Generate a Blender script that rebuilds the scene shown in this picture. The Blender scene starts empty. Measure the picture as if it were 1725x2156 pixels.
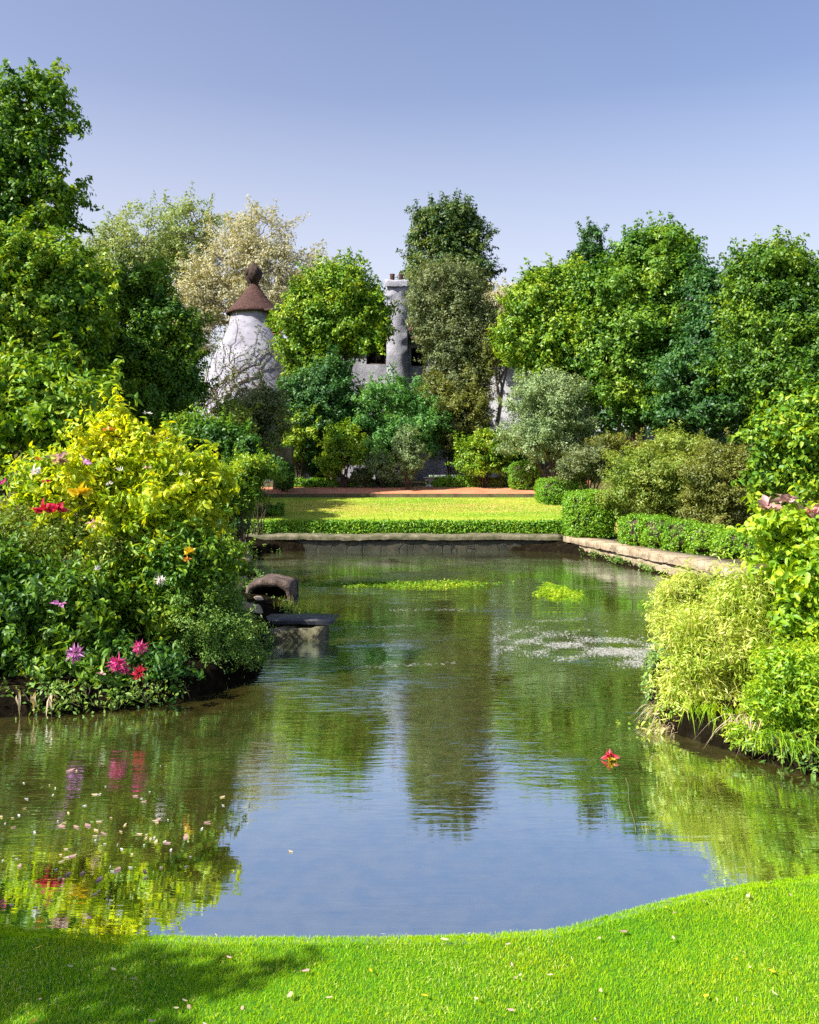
import bpy, math, numpy as np
R = math.radians
sc = bpy.context.scene
col = sc.collection
F, CX, HZ, EYE = 1707.0, 862.5, 993.0, 2.2
def P(px, py, d):
    return np.array([(px-CX)/F*d, d, EYE-(py-HZ)/F*d])

# ------------------------------------------------------------------ basics
def tag(o, label=None, cat=None, group=None, kind=None):
    if label: o['label'] = label
    if cat: o['category'] = cat
    if group: o['group'] = group
    if kind: o['kind'] = kind
    return o
def empty(name, loc, label, cat, group=None):
    o = bpy.data.objects.new(name, None); col.objects.link(o)
    o.location = [float(v) for v in loc]; o.empty_display_size = .2
    return tag(o, label, cat, group)
def mesh(name, V, quads=None, tris=None, smooth=False):
    V = np.asarray(V, dtype=np.float32).reshape(-1, 3)
    q = np.zeros((0, 4), np.int32) if quads is None or len(quads) == 0 else np.asarray(quads, np.int32)
    t = np.zeros((0, 3), np.int32) if tris is None or len(tris) == 0 else np.asarray(tris, np.int32)
    me = bpy.data.meshes.new(name)
    me.vertices.add(len(V)); me.vertices.foreach_set('co', V.ravel())
    loops = np.concatenate([q.ravel(), t.ravel()])
    me.loops.add(len(loops)); me.loops.foreach_set('vertex_index', loops.astype(np.int32))
    tot = np.concatenate([np.full(len(q), 4), np.full(len(t), 3)]).astype(np.int32)
    st = np.concatenate([[0], np.cumsum(tot)[:-1]]).astype(np.int32) if len(tot) else tot
    me.polygons.add(len(tot)); me.polygons.foreach_set('loop_start', st); me.polygons.foreach_set('loop_total', tot)
    if smooth: me.polygons.foreach_set('use_smooth', np.ones(len(tot), bool))
    me.update(calc_edges=True)
    return me
def obj(name, me, mat, parent=None):
    """me in world coordinates; parented meshes are shifted to their parent's base"""
    o = bpy.data.objects.new(name, me); col.objects.link(o)
    if mat: me.materials.append(mat)
    if parent is not None:
        o.parent = parent
        w = np.zeros(3); p = parent
        while p is not None:
            w += np.array(p.location); p = p.parent
        n = len(me.vertices); a = np.empty(n*3, np.float32); me.vertices.foreach_get('co', a)
        a = (a.reshape(-1, 3)-w).astype(np.float32); me.vertices.foreach_set('co', a.ravel()); me.update()
    return o
class G:
    def __init__(s): s.V = []; s.Q = []; s.T = []; s.n = 0
    def add(s, V, Q=None, T=None):
        V = np.asarray(V, float).reshape(-1, 3)
        if Q is not None and len(Q): s.Q.append(np.asarray(Q, int)+s.n)
        if T is not None and len(T): s.T.append(np.asarray(T, int)+s.n)
        s.V.append(V); s.n += len(V); return s
    def mesh(s, name, smooth=False):
        return mesh(name, np.concatenate(s.V), np.concatenate(s.Q) if s.Q else None, np.concatenate(s.T) if s.T else None, smooth)
    def box(s, x0, x1, y0, y1, z0, z1, ang=0, c=None):
        V = np.array([[x, y, z] for z in (z0, z1) for y in (y0, y1) for x in (x0, x1)], float)
        if ang:
            c = np.array(c if c is not None else [(x0+x1)/2, (y0+y1)/2, 0]); ca, sa = math.cos(ang), math.sin(ang)
            D = V-c; V = np.stack([c[0]+D[:, 0]*ca-D[:, 1]*sa, c[1]+D[:, 0]*sa+D[:, 1]*ca, V[:, 2]], 1)
        return s.add(V, [[0, 2, 3, 1], [4, 5, 7, 6], [0, 1, 5, 4], [2, 6, 7, 3], [0, 4, 6, 2], [1, 3, 7, 5]])
    def tube(s, pts, rad, n=6, cap=True):
        pts = np.asarray(pts, float); k = len(pts); rad = np.broadcast_to(rad, (k,))
        t = np.gradient(pts, axis=0); t /= np.linalg.norm(t, axis=1)[:, None]+1e-9
        up = np.where(np.abs(t[:, 2:3]) > .9, [[1., 0, 0]], [[0, 0, 1.]])
        a = np.cross(t, up); a /= np.linalg.norm(a, axis=1)[:, None]+1e-9; b = np.cross(t, a)
        th = np.linspace(0, 2*np.pi, n, endpoint=False)
        V = pts[:, None]+rad[:, None, None]*(a[:, None]*np.cos(th)[None, :, None]+b[:, None]*np.sin(th)[None, :, None])
        i = np.arange(k-1)[:, None]*n; j = np.arange(n)[None]; j2 = (j+1) % n
        Q = np.stack([i+j, i+j2, i+n+j2, i+n+j], -1).reshape(-1, 4)
        T = None; V = V.reshape(-1, 3)
        if cap:
            V = np.concatenate([V, pts[-1:]]); m = (k-1)*n
            T = np.stack([m+np.arange(n), m+(np.arange(n)+1) % n, np.full(n, len(V)-1)], 1)
        return s.add(V, Q, T)
def nrm(a): return a/(np.linalg.norm(a, axis=-1, keepdims=True)+1e-9)
def smooth(t): t = np.clip(t, 0, 1); return t*t*(3-2*t)
def wav(x, y, s=0):
    return (np.sin(x*1.3+s)+np.sin(y*1.7+1.9*s)+np.sin((x+y)*2.9+.7*s)*.6+np.sin((x-1.4*y)*5.3+s)*.3)/2.9

# ------------------------------------------------------------------ materials
def nodes(name):
    m = bpy.data.materials.new(name); m.use_nodes = True
    nt = m.node_tree; nt.nodes.clear()
    out = nt.nodes.new('ShaderNodeOutputMaterial')
    return m, nt, out
def ramp(nt, stops, inp=None, interp='LINEAR'):
    r = nt.nodes.new('ShaderNodeValToRGB'); r.color_ramp.interpolation = interp
    e = r.color_ramp.elements
    while len(e) > 1: e.remove(e[-1])
    e[0].position = stops[0][0]; e[0].color = (*stops[0][1], 1)
    for p, c in stops[1:]:
        x = e.new(p); x.color = (*c, 1)
    if inp is not None: nt.links.new(inp, r.inputs[0])
    return r
def noise(nt, scale, detail=4, vec=None, rough=.55, dist=0):
    n = nt.nodes.new('ShaderNodeTexNoise'); n.inputs['Scale'].default_value = scale
    n.inputs['Detail'].default_value = detail; n.inputs['Roughness'].default_value = rough; n.inputs['Distortion'].default_value = dist
    if vec is not None: nt.links.new(vec, n.inputs['Vector'])
    return n
def coord(nt, scale=None, kind='world'):
    if kind == 'world':
        g = nt.nodes.new('ShaderNodeNewGeometry'); v = g.outputs['Position']
    else:
        g = nt.nodes.new('ShaderNodeTexCoord'); v = g.outputs['Object']
    if scale:
        m = nt.nodes.new('ShaderNodeMapping'); m.inputs['Scale'].default_value = scale
        nt.links.new(v, m.inputs[0]); v = m.outputs[0]
    return v
def mixc(nt, f, a, b, mode='MIX'):
    m = nt.nodes.new('ShaderNodeMix'); m.data_type = 'RGBA'; m.blend_type = mode
    for s, v in ((m.inputs[0], f), (m.inputs[6], a), (m.inputs[7], b)):
        if hasattr(v, 'links'): nt.links.new(v, s)
        elif isinstance(v, (int, float)): s.default_value = v
        else: s.default_value = (*v, 1)
    return m.outputs[2]
def math_(nt, op, a, b=None, clamp=False):
    m = nt.nodes.new('ShaderNodeMath'); m.operation = op; m.use_clamp = clamp
    for s, v in ((m.inputs[0], a), (m.inputs[1], b)):
        if v is None: continue
        if hasattr(v, 'links'): nt.links.new(v, s)
        else: s.default_value = v
    return m.outputs[0]
def leaf_mat(name, pal, trans=.32, patch=.6, pscale=.9, gloss=.025, tmul=(1.35, 1.15, .5), rough=.5, gain=1.5):
    """pal: list of albedos, dark to light; hue varies leaf by leaf and in soft patches through the plant"""
    m, nt, out = nodes(name)
    g = nt.nodes.new('ShaderNodeNewGeometry')
    n = noise(nt, pscale, 2, g.outputs['Position'])
    v = math_(nt, 'MULTIPLY', g.outputs['Random Per Island'], 1-patch*.6)
    nn = math_(nt, 'MULTIPLY', math_(nt, 'SUBTRACT', n.outputs[0], .28), patch*1.5)
    f = math_(nt, 'ADD', v, nn, True)
    r = ramp(nt, [(i/(len(pal)-1), tuple(min(.8, q*(gain if max(c) < .3 else 1.25 if max(c) < .5 else 1.1)) for q in c)) for i, c in enumerate(pal)], f)
    d = nt.nodes.new('ShaderNodeBsdfDiffuse'); nt.links.new(r.outputs[0], d.inputs[0])
    t = nt.nodes.new('ShaderNodeBsdfTranslucent'); nt.links.new(mixc(nt, 1., r.outputs[0], tmul, 'MULTIPLY'), t.inputs[0])
    ms = nt.nodes.new('ShaderNodeMixShader'); ms.inputs[0].default_value = trans
    nt.links.new(d.outputs[0], ms.inputs[1]); nt.links.new(t.outputs[0], ms.inputs[2])
    gl = nt.nodes.new('ShaderNodeBsdfGlossy'); gl.inputs['Roughness'].default_value = rough; gl.inputs[0].default_value = (.9, .95, 1, 1)
    m2 = nt.nodes.new('ShaderNodeMixShader'); m2.inputs[0].default_value = gloss
    nt.links.new(ms.outputs[0], m2.inputs[1]); nt.links.new(gl.outputs[0], m2.inputs[2]); nt.links.new(m2.outputs[0], out.inputs[0])
    return m
def solid_mat(name, stops, scale=6, rough=.85, bump=.3, bscale=30, bdist=.02, vec=None, cracks=None, spec=.3, detail=6):
    m, nt, out = nodes(name)
    v = coord(nt, vec)
    n = noise(nt, scale, detail, v, .62)
    r = ramp(nt, stops, n.outputs[0]); c = r.outputs[0]
    n2 = noise(nt, bscale, 6, v, .65); h = n2.outputs[0]
    if cracks:
        sc_, wdt, cc = cracks
        n3 = noise(nt, sc_*1.2, 3, v); wv = mixc(nt, .18, v, n3.outputs[1], 'ADD')
        vo = nt.nodes.new('ShaderNodeTexVoronoi'); vo.feature = 'DISTANCE_TO_EDGE'; vo.inputs['Scale'].default_value = sc_
        nt.links.new(wv, vo.inputs['Vector'])
        e = ramp(nt, [(0, (0, 0, 0)), (wdt, (1, 1, 1))], vo.outputs[0])
        c = mixc(nt, e.outputs[0], cc, c)
        h = math_(nt, 'ADD', math_(nt, 'MULTIPLY', h, .5), e.outputs[0])
    b = nt.nodes.new('ShaderNodeBump'); b.inputs['Strength'].default_value = bump; b.inputs['Distance'].default_value = bdist
    nt.links.new(h, b.inputs['Height'])
    p = nt.nodes.new('ShaderNodeBsdfPrincipled'); p.inputs['Roughness'].default_value = rough
    p.inputs['Specular IOR Level'].default_value = spec
    nt.links.new(c, p.inputs['Base Color']); nt.links.new(b.outputs[0], p.inputs['Normal']); nt.links.new(p.outputs[0], out.inputs[0])
    return m

M = {}
M['bark'] = solid_mat('bark', [(.3, (.035, .024, .015)), (.7, (.13, .095, .065))], 5, .9, .8, 25, .03, (4, 4, .8))
M['pale_bark'] = solid_mat('pale_bark', [(.3, (.13, .11, .09)), (.7, (.33, .29, .24))], 5, .9, .6, 25, .02, (4, 4, .8))
M['stem'] = solid_mat('stem', [(.3, (.05, .06, .015)), (.7, (.14, .15, .04))], 9, .8, .2)
M['soil'] = solid_mat('soil', [(.3, (.006, .005, .003)), (.55, (.014, .011, .007)), (.8, (.05, .036, .018))], 7, .95, 1., 14, .08, spec=0)
M['litter'] = solid_mat('litter', [(.3, (.03, .03, .012)), (.5, (.09, .07, .03)), (.7, (.05, .085, .02))], 2.2, .95, .8, 16, .05)
M['lawn_soil'] = solid_mat('lawn_soil', [(.3, (.03, .11, .006)), (.7, (.06, .2, .008))], 3, .95, .6, 60, .02)
M['far_lawn'] = solid_mat('far_lawn', [(.34, (.14, .28, .012)), (.5, (.3, .38, .03)), (.62, (.5, .4, .11)), (.75, (.25, .36, .02))], .9, .95, .5, 20, .03, (.5, 1.3, 1))
M['gravel'] = solid_mat('gravel', [(.3, (.38, .14, .065)), (.6, (.52, .23, .12)), (.8, (.42, .24, .12))], 1.6, .95, .6, 40, .02)
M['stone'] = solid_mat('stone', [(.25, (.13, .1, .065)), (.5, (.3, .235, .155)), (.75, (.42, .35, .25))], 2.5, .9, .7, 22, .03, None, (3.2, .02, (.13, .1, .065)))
M['dark_stone'] = solid_mat('dark_stone', [(.25, (.012, .014, .008)), (.55, (.035, .033, .02)), (.8, (.09, .075, .045))], 2.5, .7, .7, 18, .03, None, (2.4, .04, (.008, .008, .005)))  # dark mottled stone, near black along the cracks
M['coping'] = solid_mat('coping', [(.3, (.05, .065, .025)), (.5, (.13, .12, .07)), (.72, (.27, .24, .16))], 4, .92, .7, 22, .03)
M['culvert'] = solid_mat('culvert', [(.3, (.04, .028, .022)), (.55, (.12, .085, .07)), (.8, (.24, .19, .16))], 7, .9, .9, 30, .03)
M['slate'] = solid_mat('slate', [(.3, (.012, .014, .02)), (.7, (.035, .04, .055))], 4, .42, .3, 20, .01, None, None, .5)
M['render'] = solid_mat('render', [(.3, (.16, .16, .2)), (.5, (.29, .285, .34)), (.75, (.4, .39, .46))], 1.3, .9, .5, 14, .04, None, (1.05, .012, (.2, .19, .2)))
M['grey_stone_and_shade'] = solid_mat('grey_stone_and_shade', [(.3, (.17, .17, .2)), (.55, (.33, .33, .38)), (.8, (.46, .46, .5))], 1.8, .9, .7, 14, .05)  # grey of the stonework; on the house wall it carries tree shade
M['tile'] = solid_mat('tile', [(.3, (.025, .013, .011)), (.55, (.075, .034, .027)), (.8, (.18, .1, .085))], 9, .85, 1., 12, .06, (1, 1, 2.2))
M['dark_wood'] = solid_mat('dark_wood', [(.3, (.02, .012, .01)), (.7, (.07, .045, .035))], 8, .85, .6)
M['oak'] = solid_mat('oak', [(.3, (.16, .09, .04)), (.7, (.3, .18, .09))], 8, .85, .4)
M['dark_glass'] = solid_mat('dark_glass', [(.3, (.004, .004, .005)), (.7, (.01, .01, .012))], 3, .25, .1)
M['white_paint'] = solid_mat('white_paint', [(.3, (.5, .5, .56)), (.7, (.74, .74, .8))], 2, .8, .3)
# foliage palettes
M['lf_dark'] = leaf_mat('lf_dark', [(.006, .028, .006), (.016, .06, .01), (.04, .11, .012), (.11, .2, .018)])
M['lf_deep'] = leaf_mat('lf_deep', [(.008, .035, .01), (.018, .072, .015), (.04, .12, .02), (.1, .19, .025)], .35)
M['lf_ever'] = leaf_mat('lf_ever', [(.008, .03, .018), (.025, .065, .025), (.08, .13, .02), (.19, .22, .03)], .3)
M['lf_mid'] = leaf_mat('lf_mid', [(.012, .05, .006), (.035, .1, .008), (.1, .2, .01), (.29, .36, .014)], .38, .85, .6)
M['lf_bright'] = leaf_mat('lf_bright', [(.02, .08, .006), (.07, .17, .008), (.19, .3, .012), (.38, .44, .018)])
M['lf_olive'] = leaf_mat('lf_olive', [(.03, .05, .02), (.07, .1, .035), (.13, .165, .06), (.24, .26, .11)], .35)
M['lf_silver'] = leaf_mat('lf_silver', [(.05, .1, .035), (.12, .19, .075), (.22, .31, .13), (.42, .48, .28)], .35)
M['lf_gold'] = leaf_mat('lf_gold', [(.17, .18, .1), (.28, .28, .17), (.36, .36, .25), (.48, .46, .36)], .4, .7, .5)  # gold leaves paled, distance haze mixed into the colour
M['lf_pale'] = leaf_mat('lf_pale', [(.08, .14, .05), (.15, .22, .07), (.24, .3, .09), (.36, .4, .15)], .4, .7, .5)  # pale green with the far haze put into the leaf colour
M['lf_dome'] = leaf_mat('lf_dome', [(.02, .08, .018), (.05, .15, .03), (.1, .24, .045), (.18, .34, .06)], .4)
M['lf_fine'] = leaf_mat('lf_fine', [(.03, .1, .014), (.08, .18, .025), (.18, .31, .045), (.34, .44, .12)], .4)
M['lf_yellow'] = leaf_mat('lf_yellow', [(.07, .17, .008), (.26, .4, .012), (.5, .58, .014), (.75, .68, .015)], .5, .7, 1.6)
M['lf_lime'] = leaf_mat('lf_lime', [(.06, .17, .008), (.16, .32, .012), (.33, .48, .02), (.52, .6, .03)], .5, .6, 2)
M['lf_straw'] = leaf_mat('lf_straw', [(.1, .22, .01), (.3, .44, .03), (.55, .6, .12), (.78, .74, .36)], .45, .5, 2.5)
M['lf_brown'] = leaf_mat('lf_brown', [(.035, .055, .01), (.09, .12, .018), (.16, .18, .03), (.24, .22, .05)], .4)
M['lf_brush'] = leaf_mat('lf_brush', [(.05, .12, .012), (.12, .2, .02), (.22, .27, .04), (.33, .29, .09)], .42, .8, .7)
M['lf_plain'] = leaf_mat('lf_plain', [(.01, .045, .008), (.035, .11, .012), (.1, .21, .014), (.27, .37, .03)], .38, .9, .55)
M['dry'] = leaf_mat('dry', [(.35, .25, .13), (.55, .45, .3), (.7, .62, .45)], .35)
M['turf'] = leaf_mat('turf', [(.07, .25, .002), (.18, .42, .002), (.36, .56, .004), (.56, .6, .01)], .45, .65, 1.6, .008)
M['far_turf'] = leaf_mat('far_turf', [(.1, .28, .01), (.2, .38, .015), (.34, .46, .03), (.46, .44, .1)], .4, .9, .25)
M['hedge'] = leaf_mat('hedge', [(.03, .11, .006), (.08, .21, .008), (.17, .33, .012), (.3, .44, .03)], .4, .4)
def petal(name, c, c2): M[name] = leaf_mat(name, [c, c2], .4, .1, 3, .04, (1, .9, .9))
petal('magenta', (.5, .02, .16), (.75, .1, .35)); petal('red', (.42, .01, .03), (.7, .05, .12)); petal('mauve', (.38, .1, .32), (.62, .28, .55))
petal('orange', (.75, .14, .02), (.9, .35, .05)); petal('pink', (.7, .25, .28), (.85, .5, .5)); petal('dusky', (.33, .17, .16), (.6, .4, .34)); petal('cream', (.75, .65, .55), (.85, .8, .75)); M['tan'] = leaf_mat('tan', [(.3, .34, .05), (.5, .42, .12), (.56, .4, .18)], .35)
petal('scum', (.3, .3, .24), (.62, .62, .58)); petal('gold', (.8, .45, .01), (.9, .65, .03))

# ------------------------------------------------------------------ terrain
POND = np.array([(-6.5, 6), (-6.2, 4.7), (-3.5, 4.02), (-1.93, 3.82), (-1.57, 3.76), (-1.01, 3.73), (-.355, 3.73), (.15, 3.74), (.55, 3.77), (.72, 3.8), (.85, 3.86), (1.0, 3.93), (1.27, 4.05),
    (1.55, 4.15), (1.82, 4.23), (2.17, 4.31), (2.9, 4.45), (4.5, 4.7), (4.9, 5.1), (4.2, 5.4), (3.5, 5.55), (2.93, 5.85), (2.57, 6.3), (2.18, 6.8), (2.15, 7.3), (2.45, 8.4),
    (3.1, 10), (3.7, 11.6), (4.7, 13.8), (5.85, 15.1), (5.0, 18.8), (4.22, 22.6), (0, 22.62), (-4.5, 22.6), (-3.3, 17), (-2.15, 13.4), (-1.75, 12.7), (-1.72, 11.6), (-1.85, 10.6), (-1.72, 9.6), (-1.62, 9),
    (-1.78, 8.2), (-2.4, 7.55), (-3.64, 7.2), (-5.2, 7.1)])
def chaikin(p, keep):
    out = []
    n = len(p)
    for i in range(n):
        a, b = p[i], p[(i+1) % n]
        out += [a*.75+b*.25, a*.25+b*.75]
    return np.array(out)
poly = chaikin(chaikin(POND, None), None)
def sdf(x, y):
    """distance to the pond's edge, negative on the water side"""
    sh = np.shape(x); x = np.ravel(x).astype(float); y = np.ravel(y).astype(float)
    if x.size < 64:
        A = poly; B = np.roll(poly, -1, 0); e = B-A; px_ = x[:, None]-A[None, :, 0]; py_ = y[:, None]-A[None, :, 1]
        t = np.clip((px_*e[:, 0]+py_*e[:, 1])/((e**2).sum(1)+1e-12), 0, 1)
        D = np.sqrt(((px_-t*e[:, 0])**2+(py_-t*e[:, 1])**2).min(1))
        c = ((A[None, :, 1] > y[:, None]) != (B[None, :, 1] > y[:, None])) & (x[:, None] < e[:, 0]*py_/(e[:, 1]+1e-12)+A[None, :, 0])
        return np.where(c.sum(1) % 2 == 1, -D, D).reshape(sh)
    D = np.full(x.shape, 1e9); ins = np.zeros(x.shape, bool)
    for i in range(len(poly)):
        a, b = poly[i], poly[(i+1) % len(poly)]
        e = b-a; t = np.clip(((x-a[0])*e[0]+(y-a[1])*e[1])/(e@e+1e-12), 0, 1)
        D = np.minimum(D, (x-a[0]-t*e[0])**2+(y-a[1]-t*e[1])**2)
        c = ((a[1] > y) != (b[1] > y)) & (x < (b[0]-a[0])*(y-a[1])/(b[1]-a[1]+1e-12)+a[0])
        ins ^= c
    D = np.sqrt(D); return np.where(ins, -D, D).reshape(sh)
def ground(x, y, s=None):
    x = np.asarray(x, float); y = np.asarray(y, float)
    if s is None: s = sdf(x, y)
    s0 = np.maximum(s, 0)
    lawn = .07+.025*np.minimum(s0, 4)+.006*wav(x*2, y*2)
    bank = np.where(x > 0, .13, .2)+.04*wav(x*3, y*3, 2)+.55*(1-np.exp(-s0/1.8))
    bank = np.where((y > 14) & (s0 < 1.2), np.minimum(bank, .4), bank)
    back = np.interp(y, [22.9, 23.38, 23.45, 30, 30.06, 30.12, 34, 45, 90, 700], [.38, .4, .72, 1.24, 1.26, 1.38, 1.62, 1.9, 2.3, 2.5])
    side = smooth((y-4.4-.12*np.abs(x))/.9)
    h = lawn*(1-side)+bank*side
    k = smooth((y-22.7)/.3); h = h*(1-k)+back*k
    h = h+1.75*smooth((x-5.5)/3.5)*smooth((y-25)/7)+1.0*smooth((-x-6.5)/5)*smooth((y-20)/8)+.5*smooth((np.abs(x)-8)/6)
    low = -.05-.6*smooth(-s/.7)
    edge = smooth(s/.07)
    return np.where(s <= 0, low, -.05*(1-edge)+h*edge)
xs = np.concatenate([-np.geomspace(900, 12, 26), np.arange(-11, -7, .3), np.arange(-7, 7, .055), np.arange(7.1, 12, .3), np.geomspace(12.5, 900, 26)])
ys = np.concatenate([-np.geomspace(300, 2, 12), np.arange(-1.5, 2.9, .25), np.arange(3, 9.5, .05), np.arange(9.5, 22.4, .1), np.array([22.5, 22.6, 22.7, 22.8, 22.9, 23.1, 23.38, 23.45]), np.arange(23.6, 29.9, .2), np.array([30, 30.06, 30.12, 30.4, 30.8, 31.4, 32, 32.6, 33.1]), np.arange(33.6, 50, .8), np.geomspace(51, 1200, 30)])
X, Y = np.meshgrid(xs, ys); S = sdf(X, Y); Z = ground(X, Y, S)
Z = Z+np.where((Y > 33.2) | (np.abs(X) > 7), .04*wav(X*1.5, Y*1.5, 3), 0)
nx = len(xs); VV = np.stack([X, Y, Z], -1).reshape(-1, 3)
I = (np.arange(len(ys)-1)[:, None]*nx+np.arange(nx-1)[None]).ravel()
FQ = np.stack([I, I+1, I+nx+1, I+nx], 1)
ctr = VV[FQ].mean(1); cs = S.reshape(-1)[FQ].mean(1)
is_lawn = (ctr[:, 1] < 5.2) & (cs > -.3) & (ctr[:, 1] < 4.4+.1*np.abs(ctr[:, 0])+.1)
is_far = (ctr[:, 1] > 23.4) & (ctr[:, 1] < 30) & (np.abs(ctr[:, 0]) < 6.4)
is_path = (ctr[:, 1] > 30.12) & (ctr[:, 1] < 33.1) & (np.abs(ctr[:, 0]) < 9)
soil = (cs < .9) & ~is_lawn & (ctr[:, 1] < 22.9)
def sub(name, mask, mat, sm=True):
    q = FQ[mask]; u, inv = np.unique(q, return_inverse=True)
    o = obj(name, mesh(name, VV[u], inv.reshape(-1, 4), None, sm), mat); tag(o, kind='structure'); return o
sub('lawn', is_lawn, M['lawn_soil']); sub('lawn', is_far, M['far_lawn']); sub('path', is_path, M['gravel'])
sub('pond_bank', soil, M['soil']); sub('ground', ~(is_lawn | is_far | is_path | soil), M['litter'])

# water
def water_mat():
    m, nt, out = nodes('water')
    v = coord(nt)
    n = noise(nt, .5, 5, v, .6); r = ramp(nt, [(.3, (.05, .052, .012)), (.5, (.115, .1, .018)), (.72, (.17, .145, .03))], n.outputs[0])
    nf = noise(nt, 7, 4, v, .6); base = mixc(nt, .5, r.outputs[0], ramp(nt, [(.35, (.02, .03, .006)), (.6, (.16, .13, .04))], nf.outputs[0]).outputs[0])
    d = nt.nodes.new('ShaderNodeBsdfDiffuse'); nt.links.new(base, d.inputs[0])
    g = nt.nodes.new('ShaderNodeBsdfGlossy'); g.inputs['Roughness'].default_value = .012; g.inputs[0].default_value = (.78, .93, 1, 1)
    # long cross ripples: calm by the lawn, ruffled in the middle of the pond
    m1 = coord(nt, (1.1, 4.5, 1)); n1 = noise(nt, 1.0, 4, m1, .55, .6)
    m2 = coord(nt, (2.4, 13, 1)); n2 = noise(nt, 1.6, 3, m2, .5, .4)
    sx = nt.nodes.new('ShaderNodeSeparateXYZ'); nt.links.new(v, sx.inputs[0])
    mr = nt.nodes.new('ShaderNodeMapRange'); mr.inputs[1].default_value = 4.5; mr.inputs[2].default_value = 9.5; mr.inputs[3].default_value = .12; mr.inputs[4].default_value = 1
    nt.links.new(sx.outputs[1], mr.inputs[0])
    np_ = noise(nt, .45, 2, v); pr = ramp(nt, [(.38, (.25, .25, .25)), (.5, (.8, .8, .8)), (.66, (2.4, 2.4, 2.4))], np_.outputs[0])
    h = math_(nt, 'MULTIPLY', math_(nt, 'ADD', n1.outputs[0], math_(nt, 'MULTIPLY', n2.outputs[0], .45)), math_(nt, 'MULTIPLY', mr.outputs[0], pr.outputs[0]))
    b = nt.nodes.new('ShaderNodeBump'); b.inputs['Strength'].default_value = 1; b.inputs['Distance'].default_value = .009
    nt.links.new(h, b.inputs['Height']); nt.links.new(b.outputs[0], g.inputs['Normal'])
    lw = nt.nodes.new('ShaderNodeLayerWeight'); lw.inputs[0].default_value = .5
    f = nt.nodes.new('ShaderNodeMapRange'); f.inputs[1].default_value = .3; f.inputs[2].default_value = .95; f.inputs[3].default_value = .72; f.inputs[4].default_value = .92
    nt.links.new(lw.outputs['Facing'], f.inputs[0])
    ms = nt.nodes.new('ShaderNodeMixShader'); nt.links.new(f.outputs[0], ms.inputs[0]); nt.links.new(d.outputs[0], ms.inputs[1]); nt.links.new(g.outputs[0], ms.inputs[2])
    nt.links.new(ms.outputs[0], out.inputs[0]); return m
M['water'] = water_mat()
tag(obj('water', mesh('water', [(-9, 2.5, 0), (9, 2.5, 0), (9, 22.75, 0), (-9, 22.75, 0)], [[0, 1, 2, 3]]), M['water']), kind='structure')

# ------------------------------------------------------------------ foliage engine
def leaves(pos, nor, L, W, rng, fold=.18, droop=.25, fine=False, tdir=None):
    n = len(pos)
    r = rng.normal(size=(n, 3)) if tdir is None else tdir
    t = nrm(r-(r*nor).sum(1)[:, None]*nor); t = nrm(t-np.array([0, 0, droop])*rng.uniform(.3, 1.4, n)[:, None])
    s = nrm(np.cross(nor, t)); nn = np.cross(t, s)
    l = (L*rng.uniform(.5, 1.5, n))[:, None]; w = (W*rng.uniform(.7, 1.25, n))[:, None]; f = fold*w
    if not fine:
        V = np.stack([pos, pos+.45*l*t+.5*w*s+f*nn, pos+l*t, pos+.45*l*t-.5*w*s+f*nn], 1).reshape(-1, 3)
        return V, np.arange(n*4).reshape(n, 4), None
    a = l*.02; c = l*.1
    pts = [pos, pos+.28*l*t+a*nn*0, pos+.28*l*t+.43*w*s+f*nn, pos+.28*l*t-.43*w*s+f*nn,
           pos+.62*l*t-c*nn, pos+.6*l*t+.4*w*s+(f-c)*nn, pos+.6*l*t-.4*w*s+(f-c)*nn, pos+l*t-2.6*c*nn]
    V = np.stack(pts, 1).reshape(-1, 3); b = (np.arange(n)*8)[:, None]
    Q = np.concatenate([b+[1, 2, 5, 4], b+[3, 1, 4, 6]]); T = np.concatenate([b+[0, 2, 1], b+[0, 1, 3], b+[4, 5, 7], b+[4, 7, 6]])
    return V, Q, T
def lobes_px(L, d, depth=1.0):
    C, Rr = [], []
    for l in L:
        dd = l[4] if len(l) > 4 else d
        C.append(P(l[0], l[1], dd)); Rr.append([l[2]/F*dd, l[2]/F*dd*depth, l[3]/F*dd])
    return np.array(C), np.array(Rr)
def boughs(C, Rr, rng, size=(.2, .5), k=12, stray=7):
    A, B = [], []
    for c, r in zip(C, Rr):
        for i in range(k+stray):
            d = nrm(rng.normal(size=3)+np.array([0, 0, .25])); m = (r[0]*r[1]*r[2])**(1/3)
            if i < k: q, f = rng.uniform(*size), rng.uniform(.5, .82)
            else: q, f = rng.uniform(.1, .24), rng.uniform(.9, 1.2)
            A.append(c+d*r*f); B.append(np.minimum(m*q*1.25, r*.6)*rng.uniform(.75, 1.2, 3)*[1.15, 1.15, .72])
        A.append(c); B.append(r*.42)
    return np.array(A), np.array(B)
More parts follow.
